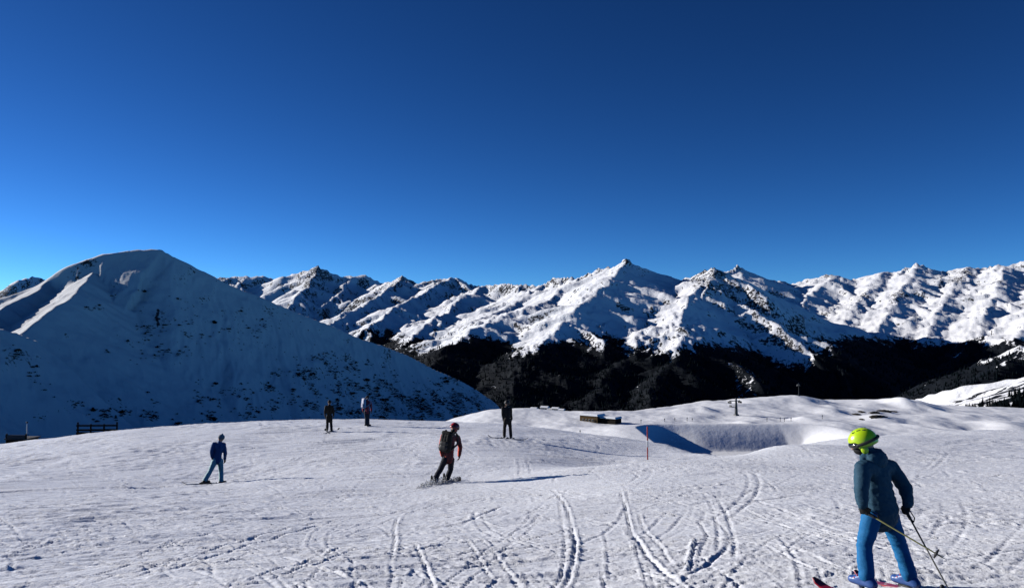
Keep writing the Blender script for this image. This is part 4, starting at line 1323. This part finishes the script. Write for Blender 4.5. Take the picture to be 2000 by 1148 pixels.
# ---- three people standing on the crest
def stander(d, fx, fy, hpx, label, look, front, spread=1.0, lean=0.0, S=None, arm=1.0):
    k = hpx / 60.0
    q = lambda x, y, v: (fx + x * k, fy - y * k, v)
    sp = {'head': q(.5 + lean, 56, 0), 'neck': q(.3 + lean, 50.5, 0), 'chest': q(0 + lean * .8, 44, 0), 'pelvis': q(0, 31, 0),
          'l_shoulder': q(-6.2 + lean, 48, -.03), 'r_shoulder': q(6.2 + lean, 48, .05), 'l_elbow': q(-8.3 * arm + lean, 39, -.03), 'l_wrist': q(-7.8 * arm, 30, .10),
          'r_elbow': q(8.3 * arm + lean, 39, .05), 'r_wrist': q(8.4 * arm, 31, .15), 'l_hip': q(-3, 29, -.02), 'r_hip': q(3, 29, .02),
          'l_knee': q(-3.6 * spread, 16, .05), 'r_knee': q(3.8 * spread, 16, .08), 'l_ankle': q(-4 * spread, 4.3, 0), 'r_ankle': q(4.4 * spread, 3.6, 0)}
    J = joints(d, (fx, fy), sp, {'face': front, 'front': front, 'foot': front, 'l_hand': (0, .3, -1), 'l_palm': (.9, .3, 0), 'r_hand': (0, .3, -1), 'r_palm': (-.9, .3, 0)})
    return build_person(label, 'person', J, S or (60 * k * d / F) / 1.80, look), J


BROWNB = mat_cloth('brown_black_shell', (.009, .008, .006))
_, ja = stander(43.0, 643, 841, 61, 'figure dressed all in black standing on the crest, the leftmost of the three far ones',
                dict(jacket=BROWNB, trousers=BLACK, boots=RUBBER, gloves=BLACK, head='beanie', helmet=BLACK, voxel=.025, hem=2.0), unit((-.1, 1, 0)))
PINK = mat_cloth('pink_red_shell', (.42, .07, .09))
_, jb = stander(45.5, 717, 831, 59, 'figure in pinkish red jacket with a pale backpack standing on the crest', 
                dict(jacket=PINK, trousers=mat_cloth('slate_fabric', (.03, .04, .055)), boots=RUBBER, gloves=BLACK, head='beanie', helmet=BLACK, voxel=.025), unit((.75, .66, 0)), .55)
build_pack("pale lavender backpack on the figure in the pinkish jacket", jb['chest'] - np.array((.80, .60, 0)) * .21 + np.array((0, 0, .04)), (0, 0, 1), (-.80, -.60, 0), 1.25,
           mat_cloth('pale_lavender_fabric', (.55, .55, .66)), mat_cloth('pale_lavender_trim', (.42, .42, .52)))
_, jc = stander(36.5, 991, 854, 74, 'dark clothed skier standing with legs apart at the brow above the plateau',
                dict(jacket=mat_cloth('charcoal_shell', (.010, .010, .012)), trousers=mat_cloth('dark_brown_fabric', (.014, .010, .008)), boots=RUBBER, gloves=BLACK, head='helmet', helmet=RUBBER, voxel=.022, hem=1.6),
                unit((.25, .97, 0)), 1.25, -1.0, None, .8)
for J, nm, drl in ((ja, 'the leftmost black figure on the crest', ((-.35, .93), (.3, .95))), (jc, 'the dark skier at the brow', ((-.93, .36), (.97, .25)))):
    for s_, w_, dd in (('l', 'left', drl[0]), ('r', 'right', drl[1])):
        a = J[s_ + '_ankle']; u = unit((dd[0], dd[1], 0)); e = .6
        zz = (snow_z(a[0] + u[0] * e, a[1] + u[1] * e) - snow_z(a[0] - u[0] * e, a[1] - u[1] * e)) / (2 * e)
        build_ski('dark ski under the ' + w_ + ' boot of ' + nm, (a[0], a[1], max(snow_z(a[0], a[1]) - .005, a[2] - .13)), (u[0], u[1], zz), 1.65, .11, DSKI, 'skis of ' + nm)


# ------------------------------------------------------------------ poles, huts, lift and rocks
def box(c, size, rz=0.0, taper=1.0):
    """box piece standing on c"""
    x, y, z = size; V = []
    for zz, k in ((0, 1.0), (z, taper)):
        for a, b in ((-1, -1), (1, -1), (1, 1), (-1, 1)):
            V.append((a * x / 2 * k, b * y / 2 * k, zz))
    V = np.array(V); cz, sz = math.cos(rz), math.sin(rz)
    V = np.stack([V[:, 0] * cz - V[:, 1] * sz, V[:, 0] * sz + V[:, 1] * cz, V[:, 2]], 1) + v3(c)
    return V, [(0, 3, 2, 1), (4, 5, 6, 7), (0, 1, 5, 4), (1, 2, 6, 5), (2, 3, 7, 6), (3, 0, 4, 7)], []


def part(name, pieces, mat, parent, bevel=0.0, smooth=False):
    o = link_mesh(name, raw_mesh(name, pieces), mat, parent, smooth)
    if bevel:
        m = o.modifiers.new('b', 'BEVEL'); m.width = bevel; m.segments = 2
    return o


WOOD = simple('weathered_wood', (.11, .07, .032), .85, .1, var=.4, scale=3)
DWOOD = simple('dark_wood', (.018, .014, .011), .85, .1, var=.4, scale=3)
ROOFS = simple('roof_snow', (.86, .87, .90), .7, .2, var=.03)
PLASTER = simple('pale_plaster', (.62, .60, .56), .85, .1, var=.1, scale=1)
GLASS = simple('dark_pane', (.015, .018, .022), .1, .6)
STEEL = simple('lift_steel', (.05, .055, .06), .5, .4, var=.2)
LSTEEL = simple('pale_lift_steel', (.35, .36, .37), .5, .4, var=.2)
POLE_R = simple('red_pole_paint', (.45, .045, .04), .45, .4, var=.15)
WHITE = simple('white_band', (.75, .75, .75), .5, .4)
ROCKM = simple('bare_rock', (.05, .045, .038), .9, .1, var=.6, scale=.7, bump=.5, bscale=3)

# red piste pole behind the near hump
g = P(1265, 905, 32.0); gzp = snow_z(g[0], g[1]); top = P(1265, 838, 32.0)[2]
pp_ = empty('piste_pole', (g[0], g[1], gzp))
hgt = max(1.3, top - gzp)
for i in range(6):
    z0 = -.3 + (hgt + .3) * i / 6; z1 = -.3 + (hgt + .3) * (i + 1) / 6
    part('segment' if i != 3 else 'reflector_band', [capsule((0, 0, z0 + .012), (0, 0, z1 - .012), .026, .026, None, 10)], POLE_R if i != 3 else WHITE, pp_, smooth=True)
part('cap', [ball((0, 0, hgt), (.032, .032, .03))], POLE_R, pp_, smooth=True)
tag(pp_, 'thin red piste marker pole standing in the dip before the basin', 'pole')

# dark slatted fence and low hut just over the left edge of the slope
g = P(190, 850, 55.0)
fe = empty('snow_fence', (g[0], g[1], P(190, 856, 55.0)[2]), R(3))
for x in (-1.32, -.45, .45, 1.32):
    part('post', [box((x, 0, -1.2), (.10, .10, 2.33 if abs(x) > 1 else 2.2), 0, .9)], DWOOD, fe, .008)
for z, h in ((.02, .22), (.30, .16), (.53, .13), (.84, .12)):
    part('rail', [box((0, -.07, z), (2.8, .04, h))], DWOOD, fe, .006)
tag(fe, 'dark wooden snow fence with horizontal rails beyond the left edge of the slope', 'fence')
g = P(44, 866, 54.0)
lh = empty('equipment_hut', (g[0], g[1], P(44, 872, 54.0)[2]), R(-4))
part('wall', [box((0, 0, -1.0), (1.45, 1.2, 1.55))], DWOOD, lh, .02)
for x in (-.68, .68):
    part('corner_post', [box((x, -.62, -1.0), (.09, .09, 1.95))], WOOD, lh, .006)
part('roof', [box((0, 0, .555), (1.62, 1.4, .08))], simple('grey_roof', (.10, .09, .085), .8, .2, var=.3), lh, .01)
part('parapet', [box((0, -.64, .64), (1.50, .05, .24))], simple('grey_board', (.12, .105, .10), .8, .2, var=.3), lh, .006)
ms = part('mast', [capsule((.28, 0, .6), (.28, 0, 1.62), .025, .02, None, 8)], METAL, lh, smooth=True)
part('sensor_head', [ball((.28, 0, 1.64), (.07, .07, .06))], RUBBER, ms, smooth=True)
part('door', [box((-.30, -.60, -.9), (.5, .04, 1.2))], WOOD, lh, .006)
tag(lh, 'small dark hut with grey roof and thin mast at the far left slope edge', 'hut')


def plat(px, py, d0=240, d1=640):
    return march(plateau_z, px, py, d0, d1, 2500)


# the timber hut on the plateau
g = plat(1172, 825)
hu = empty('mountain_hut', g, R(-37))
k = g[1] / F
W = 80 * k
part('wall', [box((-W * .22, 0, -.6), (W * .50, 7, 3.9))], WOOD, hu, .05)
part('annexe_wall', [box((W * .26, 1.0, -.6), (W * .44, 6, 3.1))], DWOOD, hu, .05)
part('roof', [box((-W * .22, 0, 3.305), (W * .54, 7.8, 1.0), 0, .9)], ROOFS, hu, .15)
part('annexe_roof', [box((W * .26, 1.0, 2.505), (W * .48, 6.8, .9), 0, .9)], ROOFS, hu, .15)
for x in (-.38, -.29, -.20, -.11):
    w_ = part('window', [box((W * x, -3.50, .75), (1.0, .14, 1.0))], PLASTER, hu, .02)
    part('pane', [box((W * x, -3.58, .85), (.8, .06, .8))], GLASS, w_)
part('door', [box((-W * .03, -3.50, -.5), (1.1, .12, 2.1))], DWOOD, hu, .02)
part('chimney', [box((-W * .30, .8, 2.6), (.8, .8, 1.6))], DWOOD, hu, .03)
tag(hu, 'low brown timber hut with a snow-covered roof on the plateau', 'hut')

# lift towers
for (px, py0, py1, st, lab, arm) in ((1438, 811, 779, STEEL, 'dark ski lift tower with cross arm behind the basin', 3.4), (1560, 773, 748, STEEL, 'slim lift mast on top of the snow mound', .8)):
    g = plat(px, py0, 340, 640)
    h = (py0 - py1) * g[1] / F
    t = empty('lift_tower', g, R(20))
    part('mast', [capsule((0, 0, -1), (0, 0, h), .95 if arm > 2 else .16, .50 if arm > 2 else .10, None, 12)], st, t, smooth=True)
    part('footing', [box((0, 0, -.8), (2.4, 2.4, 1.5) if arm > 2 else (1, 1, 1.1), 0, .8)], st, t, .05)
    ca = part('cross_arm', [box((-arm * .25, 0, h * .86), (arm * 2, .4, .45))], st, t, .03)
    for x in (-arm * 1.2, arm * .7):
        sv = part('sheave_assembly', [box((x, 0, h * .80), (.35, 3.0 if arm > 2 else 1.2, .5))], st, t, .04)
        for y in (-1.1, -.35, .35, 1.1):
            part('wheel', [capsule((x - .12, y * (1 if arm > 2 else .4), h * .78), (x + .12, y * (1 if arm > 2 else .4), h * .78), .32, .32, None, 12)], RUBBER, sv, smooth=True)
    if arm > 2:
        part('ladder', [box((.62, 0, 0), (.06, .06, h * .85)), box((.62, .4, 0), (.06, .06, h * .85))] + [box((.62, .2, z), (.05, .42, .05)) for z in np.arange(.4, h * .83, .5)], st, t)
        part('platform', [box((-2.2, 0, h * .5), (2.6, 2.2, .18)), box((-3.4, 0, h * .5), (.1, 2.2, 1.2)), box((-2.2, -1.05, h * .5 + .9), (2.6, .1, .1))], st, t)
    tag(t, lab, 'lift tower')

# marker posts along the basin rim
for px, py, h in ((1252, 826, 1.9), (1298, 823, 1.6), (1318, 822, 1.7), (1342, 822, 2.0), (1352, 822, 1.4), (1498, 823, 2.0), (1524, 823, 2.2), (1532, 823, 1.8), (1545, 822, 1.9), (1606, 818, 2.2), (1133, 848, 2.0)):
    g = plat(px, py)
    t = empty('marker_post', g)
    part('post', [capsule((0, 0, -.4), (0, 0, h), .13, .10, None, 8)], STEEL, t, smooth=True)
    part('sign_board', [box((0, -.14, h * .62), (.5, .06, .45))], STEEL, t, .01)
    tag(t, 'small dark marker post on the snow around the basin', 'post', 'marker posts round the basin')


# bare rocks on the mound behind the child
def rock_mesh(seed, n=1):
    r = np.random.default_rng(seed)
    V, Fc, C = ball((0, 0, 0), 1.0, None, 18, 12)
    nrm = V / (np.linalg.norm(V, axis=1, keepdims=True) + 1e-9)
    f = 1 + .55 * fbm(nrm[:, 0] * 1.4 + seed, nrm[:, 1] * 1.4 + nrm[:, 2] * 1.1, 4, seed, .6, ridged=True) - .25
    V = V * f[:, None]
    V[:, :2] *= (1 + .35 * fbm(nrm[:, 0] * 3, nrm[:, 1] * 3, 3, seed + 9, .6))[:, None]
    return V, Fc, C


ROCKS = [(1672, 809, 14, 3, 'flat dark rock left of the outcrop above the green helmet'), (1682, 804, 10, 3, 'small dark rock left of the outcrop, set a little higher'),
         (1708, 806, 18, 4, 'broad dark rock at the left of the outcrop on the mound'), (1726, 803, 24, 4, 'longest dark rock along the top of the outcrop on the mound'),
         (1716, 814, 26, 5, 'low dark rock at the foot of the outcrop on the mound'), (1745, 804, 12, 3, 'small dark rock at the right end of the outcrop'),
         (1683, 819, 8, 3, 'little dark rock straight above the green helmet')]
for k, (px, py, w_, h_, lab) in enumerate(ROCKS):
    g = plat(px, py, 300, 600); m = g[1] / F
    V, Fc, C = rock_mesh(40 + k)
    o = link_mesh('rock', raw_mesh('rock', [(V * np.array((w_ * m * .55, 2.2, h_ * m * .8)), Fc, C)]), ROCKM, None, smooth=False)
    o.location = g - np.array((0, 0, .15)); o.rotation_euler = (0, 0, rng.uniform(-.3, .3))
    tag(o, lab, 'rock', 'bare rocks on the mound')

# hamlet on the shelf below the plateau
for px, py, w_, lab in ((1043, 793, 8.5, 'pale house standing alone at the left of the far hamlet'), (1064, 798, 10, 'largest pale house with snowy roof in the far hamlet'),
                        (1074, 802, 6, 'small pale house in front, in the middle of the hamlet'), (1085, 798, 9, 'pale house right of the middle in the far hamlet'), (1097, 797, 7, 'greyish house at the right end of the far hamlet')):
    g = march(range_z, px, py, 640, 1200)
    w_ = w_ * .62
    t = empty('house', g, R(rng.uniform(-45, -10)))
    D, H = w_ * .8, w_ * .42
    part('wall', [box((0, 0, -2), (w_, D, H + 2))], PLASTER, t, .05)
    e = .6
    V = np.array([(-w_ / 2 - e, -D / 2 - e, H), (w_ / 2 + e, -D / 2 - e, H), (w_ / 2 + e, D / 2 + e, H), (-w_ / 2 - e, D / 2 + e, H), (-w_ / 2 - e, 0, H + D * .30), (w_ / 2 + e, 0, H + D * .30)])
    rf = part('roof', [(V, [(0, 1, 5, 4), (2, 3, 4, 5), (0, 4, 3), (1, 2, 5), (3, 2, 1, 0)], [])], ROOFS, t)
    part('chimney', [box((w_ * .2, .8, H + .6), (.7, .7, 1.9))], DWOOD, rf)
    for x in (-.28, 0, .28):
        part('window', [box((w_ * x, -D / 2 - .03, H * .4), (1.1, .08, 1.2))], GLASS, t)
    tag(t, lab, 'house', 'houses of the far hamlet')
